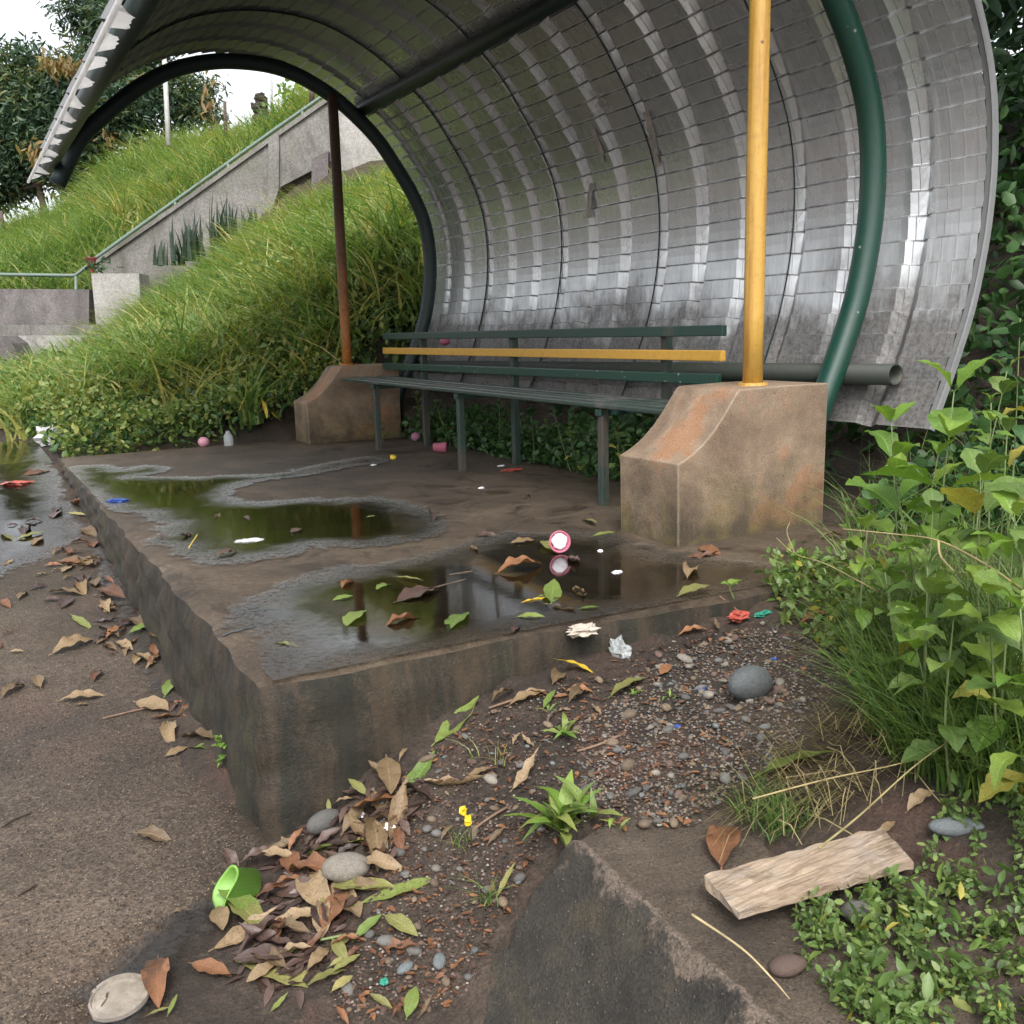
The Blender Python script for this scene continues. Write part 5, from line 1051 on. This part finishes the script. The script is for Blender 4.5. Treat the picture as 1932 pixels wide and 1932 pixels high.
gravel(1500, DENSE, .004, .011, 'stan', 'fine tan gravel on the bare soil'); gravel(1300, DENSE, .004, .011, 'sgrey', 'fine grey gravel on the bare soil'); gravel(2200, DIRT, .003, .010, 'sred', 'fine reddish grit spread over the soil'); gravel(900, DIRT, .003, .009, 'spale', 'fine pale grit spread over the soil')
gravel(3500, DIRT, .003, .012, 'soil', 'crumbs of dark soil'); PP = pts_in(700, DIRT + []); Q = drop_many([p[0] for p in PP], [p[1] for p in PP]); az = rng.uniform(0, 6.28, 700)
stuff('leaf_crumbs', leaflets(Q + np.array([0, 0, .003]), 0.022, 0.4, 0.85, nrm(np.stack([np.cos(az), np.sin(az), rng.uniform(-.1, .2, 700)], 1))), 'dry2', 'broken bits of dead leaf trodden into the soil', 'leaf crumbs')
HEAP = [(530, 1600), (640, 1520), (760, 1450), (820, 1500), (720, 1650), (640, 1800), (560, 1880), (450, 1850)]; PP = pts_in(500, HEAP); Q = drop_many([p[0] for p in PP], [p[1] for p in PP]); az = rng.uniform(0, 6.28, 500)
stuff('leaf_crumbs', leaflets(Q + np.array([0, 0, .004]), 0.05, 0.3, 0.8, nrm(np.stack([np.cos(az), np.sin(az), rng.uniform(-.1, .15, 500)], 1))), 'dry3', 'sodden rotting leaf scraps under the heap', 'leaf crumbs')
ROADP = [(0, 1250), (200, 1250), (400, 1400), (470, 1560), (400, 1680), (240, 1790), (140, 1932), (0, 1932)]
gravel(2200, ROADP, .002, .006, 'stan', 'loose tan grit on the worn road'); gravel(1200, ROADP, .002, .007, 'soil', 'dark crumbs on the worn road')

# ------------------------------------------------------------------ plank
A, B, C, D = [drop_many([x], [y])[0] for x, y in ((1325, 1695), (1390, 1765), (1722, 1655), (1662, 1590))]
zc = max(p[2] for p in (A, B, C, D)) + 0.004; n1, n2 = 24, 6; V, F = [], []
for lay in (0, 1):
    for i in range(n1 + 1):
        for j in range(n2 + 1):
            u, v = i / n1, j / n2; p = (A * (1 - v) + B * v) * (1 - u) + (D * (1 - v) + C * v) * u
            e = (0.002 * math.sin(i * 1.9) + 0.0015 * math.sin(i * 4.3)) * (1 if j in (0, n2) else 0) * (1 if j else -1); f = random.uniform(-.004, .004) if i in (0, n1) else 0
            dv = (B - A) / np.linalg.norm(B - A); du = (D - A) / np.linalg.norm(D - A)
            V.append(tuple(p[:2] + dv[:2] * e + du[:2] * f) + (zc + 0.015 * lay + (0.0015 * math.sin(i * 1.3 + j * 2) + 0.001 * math.sin(j * 5 + i)) * lay + 0.012 * u,))
W = n2 + 1; T = (n1 + 1) * W
for i in range(n1):
    for j in range(n2): a = i * W + j; F += [(a, a + 1, a + W + 1, a + W), (T + a, T + a + W, T + a + W + 1, T + a + 1)]
rim = [i * W for i in range(n1 + 1)] + [n1 * W + j for j in range(1, n2 + 1)] + [i * W + n2 for i in range(n1 - 1, -1, -1)] + [j for j in range(n2 - 1, 0, -1)]
for a, b in zip(rim, rim[1:] + rim[:1]): F.append((a, b, T + b, T + a))
o = solid('plank', V, F, 'wood'); tag(o, 'weathered pale broken plank lying by the kerb', 'plank')

# ------------------------------------------------------------------ rubbish
M['pink'] = m_plain('pink_plastic', (0.5, 0.14, 0.21), 0.4, 0.1, 10, 0.25); M['foam'] = m_plain('white_foam', (0.75, 0.72, 0.76), 0.7, 0.1, 30)
M['lime'] = m_plain('lime_plastic', (0.26, 0.5, 0.1), 0.45, 0.08, 10, 0.3); M['lid'] = m_plain('dusty_white_plastic', (0.45, 0.4, 0.35), 0.6, 0.15, 14, 0.0, None, 0.0, (0.22, 0.17, 0.13))
M['yel'] = m_plain('yellow_plastic', (0.65, 0.5, 0.04), 0.4, 0.1, 10); M['clear'] = m_plain('clear_plastic', (0.6, 0.64, 0.64), 0.15, 0.1, 10, 0, 0.35); M['bag'] = m_plain('white_bag', (0.68, 0.68, 0.7), 0.5, 0.12, 12, 0.25)
M['blueplastic'] = m_plain('blue_plastic', (0.035, 0.08, 0.28), 0.35, 0.2, 12); M['redplastic'] = m_plain('red_wrapper', (0.36, 0.07, 0.05), 0.35, 0.5, 14, 0, None, 0, (0.3, 0.24, 0.2)); M['tealplastic'] = m_plain('teal_plastic', (0.03, 0.22, 0.15), 0.35, 0.2, 12)
M['paper'] = m_plain('soggy_paper', (0.42, 0.36, 0.3), 0.85, 0.3, 20); M['purple'] = m_plain('faded_purple', (0.3, 0.13, 0.2), 0.5, 0.2, 12); M['string'] = m_plain('dark_cord', (0.055, 0.06, 0.065), 0.8, 0.3, 60)
def m_label():
    t = NT('blue_white_bottle_label'); v = t.coord(); s = t.n('SeparateXYZ', Vector=v); b = t.noise(t.mapv(v, (30, 30, 90)), 2.0, 3, 0.5)
    t.prin(Base__Color=t.ramp(b, [(0.4, (0.08, 0.16, 0.42)), (0.47, (0.55, 0.6, 0.72)), (0.7, (0.62, 0.66, 0.75))], 'CONSTANT'), Roughness=0.35); return t.m
M['label'] = m_label()
def cup_profile(r0, r1, h, w=0.0025): return [(0.0, 0.0), (r0, 0.0), (r1, h), (r1 + 0.004, h), (r1 + 0.004, h + 0.004), (r1 - w, h + 0.002), (r0 - w, w), (0.0, w)]
def cup(px, py, r0, r1, h, mt, rot, label, squash=None, dz=0.0):
    p = drop_many([px], [py])[0]; V, F = lathe(cup_profile(r0, r1, h), 28)
    if squash: V = [squash(*v) for v in V]
    o = put('plastic_cup', mesh('plastic_cup', V, F, mt, True), None, Vector(p) + Vector((0, 0, dz)), rot); return tag(o, label, 'cup')
def face_cam(p, tilt): d = EYE - np.asarray(p); return math.atan2(d[1], d[0])
# pink cup with white foam, mouth toward the viewer
p = drop_many([1050], [1042])[0]; yw = face_cam(p, 0) + 0.25
c_ = cup(1050, 1040, 0.022, 0.036, 0.05, 'pink', (0, math.radians(80), yw), 'pink cup filled with white foam lying in the near puddle', dz=0.037)
import bmesh as _bm
def blob(name, sub, amp, seed, mat, parent=None, flat=(1, 1, 1), smooth=True, freq=3.0):
    r = random.Random(seed); bm = _bm.new(); _bm.ops.create_icosphere(bm, subdivisions=sub, radius=1.0); ph = [r.uniform(0, 6.28) for _ in range(6)]
    for v in bm.verts:
        n = v.co.copy(); f = 1 + amp * (math.sin(freq * n.x * 1.7 + ph[0] + 2 * n.y) * math.sin(freq * n.y * 1.9 + ph[1]) + 0.6 * math.sin(freq * 2.3 * n.z + ph[2] + n.x * 3) + r.uniform(-.35, .35)); v.co = Vector((n.x * f * flat[0], n.y * f * flat[1], n.z * f * flat[2]))
    me = bpy.data.meshes.new(name); bm.to_mesh(me); bm.free(); me.materials.append(M[mat])
    if smooth: me.polygons.foreach_set('use_smooth', [True] * len(me.polygons))
    return me
put('foam_filling', blob('foam_filling', 3, 0.1, 3, 'foam', None, (0.029, 0.029, 0.016)), c_, (0, 0, 0.046))
def sq(x, y, z): f = 1 - 0.55 * (z / 0.075) * (1 if y > 0 else 0.6); return (x * (1 + 0.35 * z / 0.075), y * f + 0.012 * math.sin(z * 60 + x * 50), z + 0.01 * math.sin(x * 60))
p = drop_many([480], [1690])[0]; cup(482, 1690, 0.024, 0.037, 0.068, 'lime', (math.radians(12), math.radians(78), face_cam(p, 0) - 0.75), 'crushed lime green cup beside the heaped leaves', sq, 0.033)
p = drop_many([818], [853])[0]; cup(818, 853, 0.026, 0.036, 0.085, 'pink', (0, math.radians(92), face_cam(p, 0) + 1.45), 'pink cup lying under the bench', dz=0.033)
# round lid
Vp, Fp = lathe([(0, 0.003), (0.040, 0.003), (0.042, 0.0035), (0.046, 0.0035), (0.0475, 0.009), (0.0545, 0.009), (0.0555, 0.008), (0.056, 0.0), (0, 0.0)], 48)
p = drop_many([225], [1895])[0]; tag(put('round_lid', mesh('round_lid', Vp, Fp, 'lid', False), None, Vector(p) + Vector((0, 0, 0.012)), (0.06, -0.1, 0.3)), 'dusty white round plastic lid at the bottom left', 'lid')
Vp, Fp = lathe([(0, 0), (0.02, 0), (0.021, 0.022), (0.018, 0.024), (0, 0.024)], 18)
tag(put('bottle_cap', mesh('bottle_cap', Vp, Fp, 'yel', True), None, Vector(drop_many([741], [866])[0]), (0.3, 0.2, 0)), 'small yellow cap on the slab left of the bench', 'cap')
# plastic bottle with a label, lying; clear bottle standing
p = drop_many([1022], [871])[0]; bt = thing('plastic_bottle', Vector(p) + Vector((0, 0, 0.036)), 'small blue and white labelled bottle lying under the bench', 'bottle')
bt.rotation_euler = (math.radians(90), 0, face_cam(p, 0) + math.radians(95))
Vp, Fp = lathe([(0, 0), (0.03, 0), (0.033, 0.005), (0.033, 0.1), (0.028, 0.115), (0.018, 0.122), (0.018, 0.13)], 24); put('bottle_body', mesh('bottle_body', Vp, Fp, 'clear', True), bt, (0, 0, -.07))
Vp, Fp = lathe([(0.0338, 0.012), (0.0338, 0.098)], 24); put('paper_label', mesh('paper_label', Vp, Fp, 'label', True), bt, (0, 0, -.07))
Vp, Fp = lathe([(0.02, 0.124), (0.02, 0.142), (0, 0.143)], 18); put('cap', mesh('cap', Vp, Fp, 'foam', True), bt, (0, 0, -.07))
p = drop_many([432], [842])[0]; bt = thing('plastic_bottle', p, 'clear empty bottle standing at the far slab edge', 'bottle'); Vp, Fp = lathe([(0, 0), (0.033, 0), (0.035, 0.01), (0.035, 0.07), (0.025, 0.09), (0.016, 0.1), (0.016, 0.115), (0, 0.115)], 20); put('bottle_body', mesh('bottle_body', Vp, Fp, 'clear', True), bt)
def ball(px, py, r, mt, label, dz=None):
    p = drop_many([px], [py])[0]; return tag(put('plastic_ball', blob('plastic_ball', 3, 0.03, int(px), mt, None, (r, r * .95, r * .9)), None, Vector(p) + Vector((0, 0, r * 0.85))), label, 'ball')
M['palepink'] = m_plain('pale_pink_plastic', (0.5, 0.24, 0.3), 0.45, 0.1, 8)
ball(385, 843, 0.042, 'palepink', 'pale pink ball at the far edge of the slab'); ball(785, 832, 0.038, 'purple', 'faded purple ball behind the bench leg')
o = put('plastic_cup', blob('plastic_cup', 3, 0.04, 9, 'pink', None, (.038, .04, .028)), None, Vector(on(840, 652, 0, 3.262)) + Vector((0, 0, 0.03))); tag(o, 'pink cup bottom resting on the rear pipe', 'cup')
def scrap(px, py, size, mt, label, seed, flat=0.35, cat='wrapper', yaw=0.0, name='wrapper', dz=0.0):
    p = drop_many([px], [py])[0]; sx, sy = size; return tag(put(name, blob(name, 3, 0.3, seed, mt, None, (sx, sy, flat * sy), False, 3.6), None, Vector(p) + Vector((0, 0, flat * sy * 0.7 + dz)), (0, 0, yaw)), label, cat)
scrap(105, 838, (.12, .13), 'bag', 'white plastic bag crumpled against the bank foot', 5, 0.7, 'bag', 0.3, 'plastic_bag')
scrap(222, 948, (.045, .03), 'blueplastic', 'blue wrapper in the far puddle near the slab edge', 6, 0.4); scrap(30, 915, (.075, .05), 'redplastic', 'red wrapper lying in the wet road patch', 7, 0.3); scrap(4, 793, (.05, .05), 'tealplastic', 'teal scrap at the left edge of the road', 8, 0.6)
scrap(1395, 1168, (.034, .024), 'redplastic', 'red snack wrapper at the slab edge by the weeds', 10, 0.6, yaw=0.4); scrap(1440, 1160, (.036, .012), 'tealplastic', 'green strip of wrapper beside the red one', 11, 0.5, yaw=0.2)
scrap(1168, 1240, (.022, .034), 'clear', 'clear crumpled plastic on the soil below the slab edge', 12, 0.9); scrap(1100, 1196, (.045, .03), 'paper', 'soggy crumpled paper hanging on the slab edge', 13, 0.5, 'paper', 0.0, 'paper_scrap')
scrap(680, 1540, (.012, .012), 'foam', 'white foam scrap among the heaped leaves', 14, 0.7, 'scrap', 0, 'foam_scrap'); scrap(737, 1565, (.011, .011), 'foam', 'second white foam scrap right of the other', 15, 0.8, 'scrap', 0, 'foam_scrap')
scrap(675, 1667, (.022, .009), 'tealplastic', 'teal plastic shred in front of the pale cobble', 16, 0.6); scrap(725, 1855, (.008, .008), 'tealplastic', 'tiny teal shred in the foreground soil', 17, 0.6)
scrap(1325, 1302, (.014, .006), 'blueplastic', 'blue plastic shred left of the blue grey cobble', 18, 0.6); scrap(1278, 1372, (.008, .006), 'blueplastic', 'blue shred in the middle of the gravel', 19, 0.6); scrap(1460, 1245, (.01, .006), 'blueplastic', 'blue shred right of the blue grey cobble', 20, 0.6)
scrap(1165, 1082, (.018, .012), 'foam', 'white scrap in the puddle right of the pink cup', 21, 0.5, 'scrap', 0, 'foam_scrap'); scrap(1132, 1042, (.01, .009), 'foam', 'tiny white scrap beside the pink cup', 22, 0.6, 'scrap', 0, 'foam_scrap'); scrap(908, 922, (.014, .01), 'foam', 'white scrap on the slab in front of the middle leg', 23, 0.5, 'scrap', 0, 'foam_scrap')
scrap(965, 888, (.06, .02), 'redplastic', 'dark red wrapper under the middle of the bench', 24, 0.35); scrap(945, 880, (.025, .012), 'foam', 'white scrap beside the rear middle leg', 25, 0.4, 'scrap', 0, 'foam_scrap'); scrap(705, 878, (.02, .01), 'foam', 'white scrap beside the far front leg', 26, 0.4, 'scrap', 0, 'foam_scrap')
scrap(470, 1022, (.05, .03), 'bag', 'white plastic scrap in the far puddle', 27, 0.2, 'scrap', 0, 'plastic_scrap'); scrap(905, 652, (.07, .03), 'bag', 'white scrap', 28, 0.3) if False else None
# cord and sticks
def strand(name, px, r, mat, label, cat, dz=0.006, n=6):
    Q = drop_many([p[0] for p in px], [p[1] for p in px]); P = spline(Q + np.array([0, 0, dz]), 6); V, F = tube(P, r, n); return tag(solid(name, V, F, mat, base=tuple(Q[0]), smooth=True), label, cat)
strand('cord', [c4p(a) for a in ((1235, 1805), (1300, 1780), (1400, 1755), (1500, 1730), (1555, 1700), (1565, 1665), (1530, 1650), (1470, 1655), (1400, 1665), (1365, 1660), (1420, 1640), (1470, 1660), (1410, 1680))], 0.003, 'string', 'dark looped cord lying near the slab corner', 'cord')
M['twig'] = m_plain('twig', (0.16, 0.1, 0.065), 0.85, 0.3, 30); M['yelstick'] = m_plain('yellow_stick', (0.5, 0.36, 0.08), 0.6, 0.2, 20)
for px, lab, mt in (([c7p((570, 245)), c7p((800, 190)), c7p((1020, 145))], 'straight tan twig on the road by the bundled leaves', 'twig'), ([c8p((775, 880)), c8p((900, 790)), c8p((985, 740))], 'brown twig left of the leafy rosette', 'twig'), ([c8p((1370, 430)), c8p((1500, 390)), c8p((1640, 325))], 'thin brown twig across the gravel', 'twig'),
                    ([c7p((15, 845)), c7p((90, 800)), c7p((175, 765))], 'dark twig at the left edge of the road', 'bark'), ([c7p((100, 1230)), c7p((150, 1200)), c7p((200, 1170))], 'short dark twig on the lower left road', 'bark'), ([c5p((350, 1720)), c5p((520, 1650)), c5p((755, 1585))], 'long dark wet stick on the slab', 'bark'), ([c5p((660, 1560)), c5p((790, 1540))], 'short dark wet stick on the slab', 'bark'),
                    ([c4p((1050, 1312)), c4p((1070, 1280)), c4p((1098, 1238))], 'yellow stick in the far puddle', 'yelstick'), ([c8p((880, 190)), c8p((1010, 145))], 'tan twig at the foot of the slab front', 'twig'), ([c6p((240, 1485)), c6p((320, 1550)), c6p((390, 1600))], 'pale twig over the slab edge by the red wrapper', 'twig'), ([c7p((1780, 1480)), c7p((1930, 1450))], 'green twig in the heaped leaves', 'stem')):
    strand('twig', px if len(px) > 2 else [px[0], tuple((np.array(px[0]) + np.array(px[1])) / 2), px[1]], 0.003, mt, lab, 'twig')

# ------------------------------------------------------------------ weeds on the right and under the bench
GW = 'leafy weeds on the right'
def lowweed(x, y, ll, mt, lab, grp, nd):
    r_ = drop_many([x], [y + 25])[0]; return weed(r_ + np.array([random.uniform(-.02, .02), random.uniform(-.02, .02), ll * 1.3]), ll, mt, lab, grp, nd, r_)
for (x, y, d, ll, mt, nd, lab) in ((1682, 800, 2.35, .095, 'weedbright', 5, 'bright young weed sprig beside the footing and roof corner'), (1800, 740, 2.1, .105, 'weedbright', 5, 'tall bright weed with large crinkled leaves right of the roof corner'),
        (1690, 905, 2.2, .085, 'weedbright', 5, 'green weed in front of the footing back edge'), (1505, 1065, 2.5, .055, 'weedbright', 4, 'small low weed on the slab edge below the footing'), (1385, 1105, 2.45, .035, 'weedbright', 4, 'tiny sprig rising by the red wrapper')):
    weed(at(x, y, d), ll * 1.35, mt, lab, None, nd) if ll > 0.06 else lowweed(x, y, ll, mt, lab, None, nd)
for (x, y, d, ll, mt) in ((1850, 900, 1.95, .11, 'weed'), (1640, 965, 2.25, .08, 'weed'), (1760, 965, 2.0, .095, 'weed'), (1900, 820, 2.0, .1, 'weed'), (1915, 980, 1.8, .11, 'weed'), (1860, 1060, 1.75, .11, 'weed'), (1750, 1070, 1.95, .09, 'weed'), (1670, 1080, 2.15, .08, 'weed'), (1610, 1010, 2.35, .075, 'weed'), (1925, 1150, 1.6, .11, 'weed'),
        (1800, 1160, 1.8, .085, 'weed'), (1720, 1190, 1.95, .075, 'weed'), (1555, 1085, 2.45, .05, 'weed'), (1600, 1110, 2.35, .06, 'weed'), (1690, 1270, 1.9, .065, 'weedbright'), (1900, 700, 2.5, .09, 'weed'), (1925, 600, 2.7, .085, 'weeddark'), (1870, 760, 2.3, .085, 'weed'),
        (1930, 1060, 1.65, .12, 'weed'), (1960, 900, 1.8, .11, 'weed'), (1620, 1180, 2.1, .06, 'weed'), (1770, 860, 2.15, .085, 'weed')):
    (weed(at(x, y, d), ll * random.uniform(.75, 1.15), random.choice([mt, mt, 'weedbright']), 'green leafy weed in the thick growth along the right edge', GW, 6) if ll > 0.066 else lowweed(x, y, ll, mt, 'green leafy weed in the thick growth along the right edge', GW, 5))
GB = 'weeds under the bench'
for k in range(26):
    yy = 3.25 + 3.75 * (k + random.uniform(-.3, .3)) / 26; xx = random.uniform(2.98, 3.2); h = random.uniform(.14, .36)
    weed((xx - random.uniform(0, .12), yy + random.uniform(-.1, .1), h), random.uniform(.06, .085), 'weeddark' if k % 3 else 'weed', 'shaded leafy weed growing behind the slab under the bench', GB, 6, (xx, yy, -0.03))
weed((2.62, 6.72, .2), .06, 'weed', 'leafy weed beside the far footing under the bench end', None, 5, (2.7, 6.75, 0))
n = 5200; x = rng.uniform(2.95, 3.45, n); y = rng.uniform(3.1, 7.3, n); z = rng.uniform(0, 1, n) ** 1.3 * (0.12 + 0.16 * np.abs(np.sin(y * 2.1 + 1)))
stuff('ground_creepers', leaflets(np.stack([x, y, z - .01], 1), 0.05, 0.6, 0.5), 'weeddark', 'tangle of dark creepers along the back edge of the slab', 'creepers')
n = 2600; x = rng.uniform(3.0, 4.0, n); y = rng.uniform(1.3, 2.75, n); z = H(x, y) + rng.uniform(0, 1, n) ** 1.6 * 0.22  # leaf layer added so the shaded, leaf-mould ground here reads dark
stuff('ground_creepers', leaflets(np.stack([x, y, z], 1), 0.06, 0.55, 0.5), 'weeddark', 'dark creepers added to darken the shaded ground under the near roof corner', 'creepers')
# straw, grass and creeping cover on the right-hand bank
def in_px(n, poly, zadd, up=0):
    PP = pts_in(n, poly); Q = drop_many([p[0] for p in PP], [p[1] for p in PP]); Q[:, 2] += zadd * rng.uniform(0, 1, n) ** 1.4; return Q
def clumpy(P, thr=-0.15): return P[(np.sin(P[:, 0] * 31 + 2 * np.sin(P[:, 1] * 23)) * np.sin(P[:, 1] * 37 + 2 * np.sin(P[:, 0] * 19)) + rng.normal(size=len(P)) * 0.25) > thr]
COV = [(1500, 1730), (1640, 1700), (1740, 1640), (1800, 1480), (1932, 1330), (1990, 1500), (1990, 1960), (1640, 1960), (1540, 1860), (1500, 1800)]
stuff('ground_cover', leaflets(clumpy(in_px(9000, COV, 0.04), 0.08), 0.015, 0.55, 0.55), 'cover', 'creeping small-leaved ground cover in the lower right corner', 'ground cover')
stuff('ground_cover', leaflets(clumpy(in_px(900, COV, 0.06), 0.2), 0.034, 0.4, 0.5), 'weed', 'brighter pointed leaves rising through the ground cover', 'ground cover')
COV2 = [(1440, 1090), (1560, 1060), (1640, 1120), (1760, 1200), (1932, 1240), (1932, 1420), (1780, 1430), (1640, 1330), (1560, 1240), (1470, 1150)]
stuff('ground_cover', leaflets(in_px(3000, COV2, 0.09), 0.032, 0.55, 0.5), 'weed', 'mixed green undergrowth on the right-hand bank', 'undergrowth')
GR = [(1600, 1250), (1780, 1180), (1960, 1150), (1990, 1500), (1830, 1520), (1720, 1480), (1640, 1400)]
stuff('bank_tussock', blades(in_px(2200, GR, 0.0), 0.26, 0.005, 0.7, 4, bias=(-0.5, 0.2, 0)), 'grassdark', 'green tussock grass on the right-hand bank', 'grass')
GR2 = [(1600, 950), (1932, 800), (1990, 1200), (1700, 1250), (1580, 1100)]
stuff('bank_tussock', blades(in_px(420, GR2, 0.0), 0.34, 0.0055, 0.8, 4, bias=(-0.4, 0.2, 0)), 'grass', 'long grass strands among the leafy weeds', 'grass')
ST = [(1380, 1520), (1480, 1420), (1620, 1330), (1760, 1340), (1760, 1430), (1640, 1520), (1520, 1570), (1420, 1590)]
def straw(n, poly, l, w, hz, mat, label):
    P = in_px(n, poly, 0.02); az = rng.normal(2.6, 0.75, n); d = np.stack([np.cos(az), np.sin(az), rng.uniform(-.05, .28, n)], 1); L_ = l * rng.uniform(.4, 1.3, n); s = np.stack([-d[:, 1], d[:, 0], np.zeros(n)], 1); V = np.zeros((n, 8, 3))
    for k in range(4):
        t = k / 3; c = P + d * (L_ * t)[:, None]; c[:, 2] += hz * np.sin(t * 3.1) * rng.uniform(.3, 1.2, n) - 0.0; ww = w * (1 - .7 * t); V[:, 2 * k] = c - s * ww; V[:, 2 * k + 1] = c + s * ww + np.array([0, 0, ww])
    return stuff('straw', (V, [(0, 1, 3, 2), (2, 3, 5, 4), (4, 5, 7, 6)], 8), mat, label, 'straw')
straw(460, ST, 0.2, 0.0016, 0.03, 'straw', 'dry straw strewn over the soil above the plank'); straw(300, [(1560, 1080), (1932, 1000), (1960, 1300), (1700, 1330), (1560, 1220)], 0.22, 0.0014, 0.06, 'straw', 'dry stalks caught in the weeds on the right')
stuff('bank_tussock', blades(in_px(160, [(1380, 1540), (1470, 1500), (1540, 1560), (1450, 1600)], 0), 0.09, 0.003, 0.8, 3), 'grassdark', 'small grass tuft above the plank', 'grass')
def stalk(px, d, r, label):
    P = spline([at(x, y, dd) for (x, y), dd in zip(px, d)], 8); tag(solid('dry_stalk', *tube(P, np.linspace(r, r * .5, len(P)), 6), 'straw', base=tuple(P[0]), smooth=True), label, 'stalk')
stalk([(1945, 1125), (1860, 1065), (1770, 1020), (1690, 1008), (1590, 998)], [1.7, 1.8, 1.9, 2.0, 2.05], .0024, 'long tan stalk slanting through the weeds'); stalk([(1770, 1020), (1775, 1050), (1800, 1078)], [1.89, 1.88, 1.87], .003, 'short pale stalk hanging from the long one')
stalk([(1655, 1115), (1560, 1065), (1500, 1045), (1465, 1015)], [2.2, 2.3, 2.38, 2.42], .0016, 'thin dry stalk by the footing foot'); stalk([(1500, 1045), (1485, 1005), (1490, 985)], [2.38, 2.4, 2.41], .0016, 'upright dry stalk tip by the footing foot')
stalk([(1545, 1600), (1620, 1540), (1720, 1450), (1800, 1390)], [1.62, 1.7, 1.8, 1.85], .0022, 'long straw leaning across the plank'); stalk([(1420, 1507), (1560, 1470), (1700, 1440), (1820, 1400)], [1.75, 1.82, 1.9, 1.95], .0018, 'long straw lying above the plank')
stalk([(1305, 1725), (1400, 1790), (1460, 1850), (1490, 1885)], [1.5, 1.45, 1.42, 1.4], .0022, 'green grass stem lying over the kerb top')
# rosettes and tufts in the gravel
LR = [leaf_mesh('leaf', 0.2, 0.0, 0.3, dr, 0.1, nl=9, nw=2, petiole=0.05, mat=mt) for dr in (0.3, 0.8) for mt in ('fresh', 'weedbright')]
def rosette(px, py, n, ll, label, el=0.5):
    p = drop_many([px], [py])[0]; t0 = thing('rosette_weed', p, label, 'plant')
    for k in range(n):
        s = ll * random.uniform(.65, 1.15); put('leaf', LR[random.randrange(4)], t0, (random.uniform(-.01, .01), random.uniform(-.01, .01), 0.0), (random.uniform(-.3, .3), -el * random.uniform(.3, 1.7), k * 2.4 + random.uniform(-.3, .3)), (s, s * 1.1, s))
rosette(1060, 1570, 26, .13, 'large green rosette weed behind the kerb end', 0.7); rosette(1065, 1388, 11, .07, 'small slim-leaved weed in the gravel', 0.7); rosette(1110, 1545, 4, .1, 'pair of broad upright leaves right of the rosette', 1.1); rosette(1195, 1310, 6, .035, 'tiny weed on the gravel below the blue shred'); rosette(1265, 1318, 5, .03, 'tiny weed left of the blue grey cobble'); rosette(1480, 1180, 8, .06, 'slim-leaved weed beside the red wrapper', 0.9)
rosette(1035, 1345, 4, .04, 'tiny green weed beside the yellow leaf'); rosette(1160, 1565, 4, .045, 'little green weed at the kerb corner')
for (x, y, n, l, lab) in ((872, 1600, 16, .07, 'thin grass tuft left of the rosette'), (925, 1700, 26, .075, 'fine grass tuft against the kerb face'), (945, 1440, 14, .05, 'yellowish grass tuft in the gravel'), (905, 1430, 5, .08, 'single green blades in the gravel')):
    p = drop_many([x], [y])[0]; Vv, Ff, nv = blades(np.repeat(np.array([[0, 0, 0.]]), n, 0) + rng.normal(size=(n, 3)) * np.array([.01, .01, 0]), l, 0.0028, 0.9, 4); tag(put('grass_tuft', fast('grass_tuft', Vv, Ff, nv, 'grassyel' if 'yellow' in lab else 'grass'), None, Vector(p)), lab, 'grass tuft')
# yellow flower on a thin stem, sprig at the slab foot
p = drop_many([890], [1590])[0]; fl0 = thing('yellow_flower', p, 'small yellow flowers on a thin stem in the soil', 'flower'); tips = [at(874, 1530, camdepth(p[0], p[1]) * 0.985), at(883, 1547, camdepth(p[0], p[1]) * 0.98)]
M['petal'] = m_plain('yellow_petal', (0.75, 0.55, 0.02), 0.5, 0.1, 20, 0.2)
for q in tips:
    q = np.asarray(q); solid('stem', *tube([p, 0.5 * (p + q) + np.array([.004, 0, .004]), q], 0.001, 5), 'stem', fl0); put('petals', blob('petals', 2, 0.35, int(q[0] * 999), 'petal', None, (.008, .007, .010), False), fl0, Vector(q - p))
p = on(428, 1420, 0, 0.53); sp = thing('wall_sprig', p, 'small green sprig growing out of the slab foot', 'plant')
for k in range(16):
    s = random.uniform(.02, .035); put('leaf', LM['weedbright', k % 4], sp, (random.uniform(-.015, 0), random.uniform(-.015, .015), random.uniform(-.03, .05)), (0, random.uniform(-1, .3), math.pi + random.uniform(-1.3, 1.3)), (s, s, s))
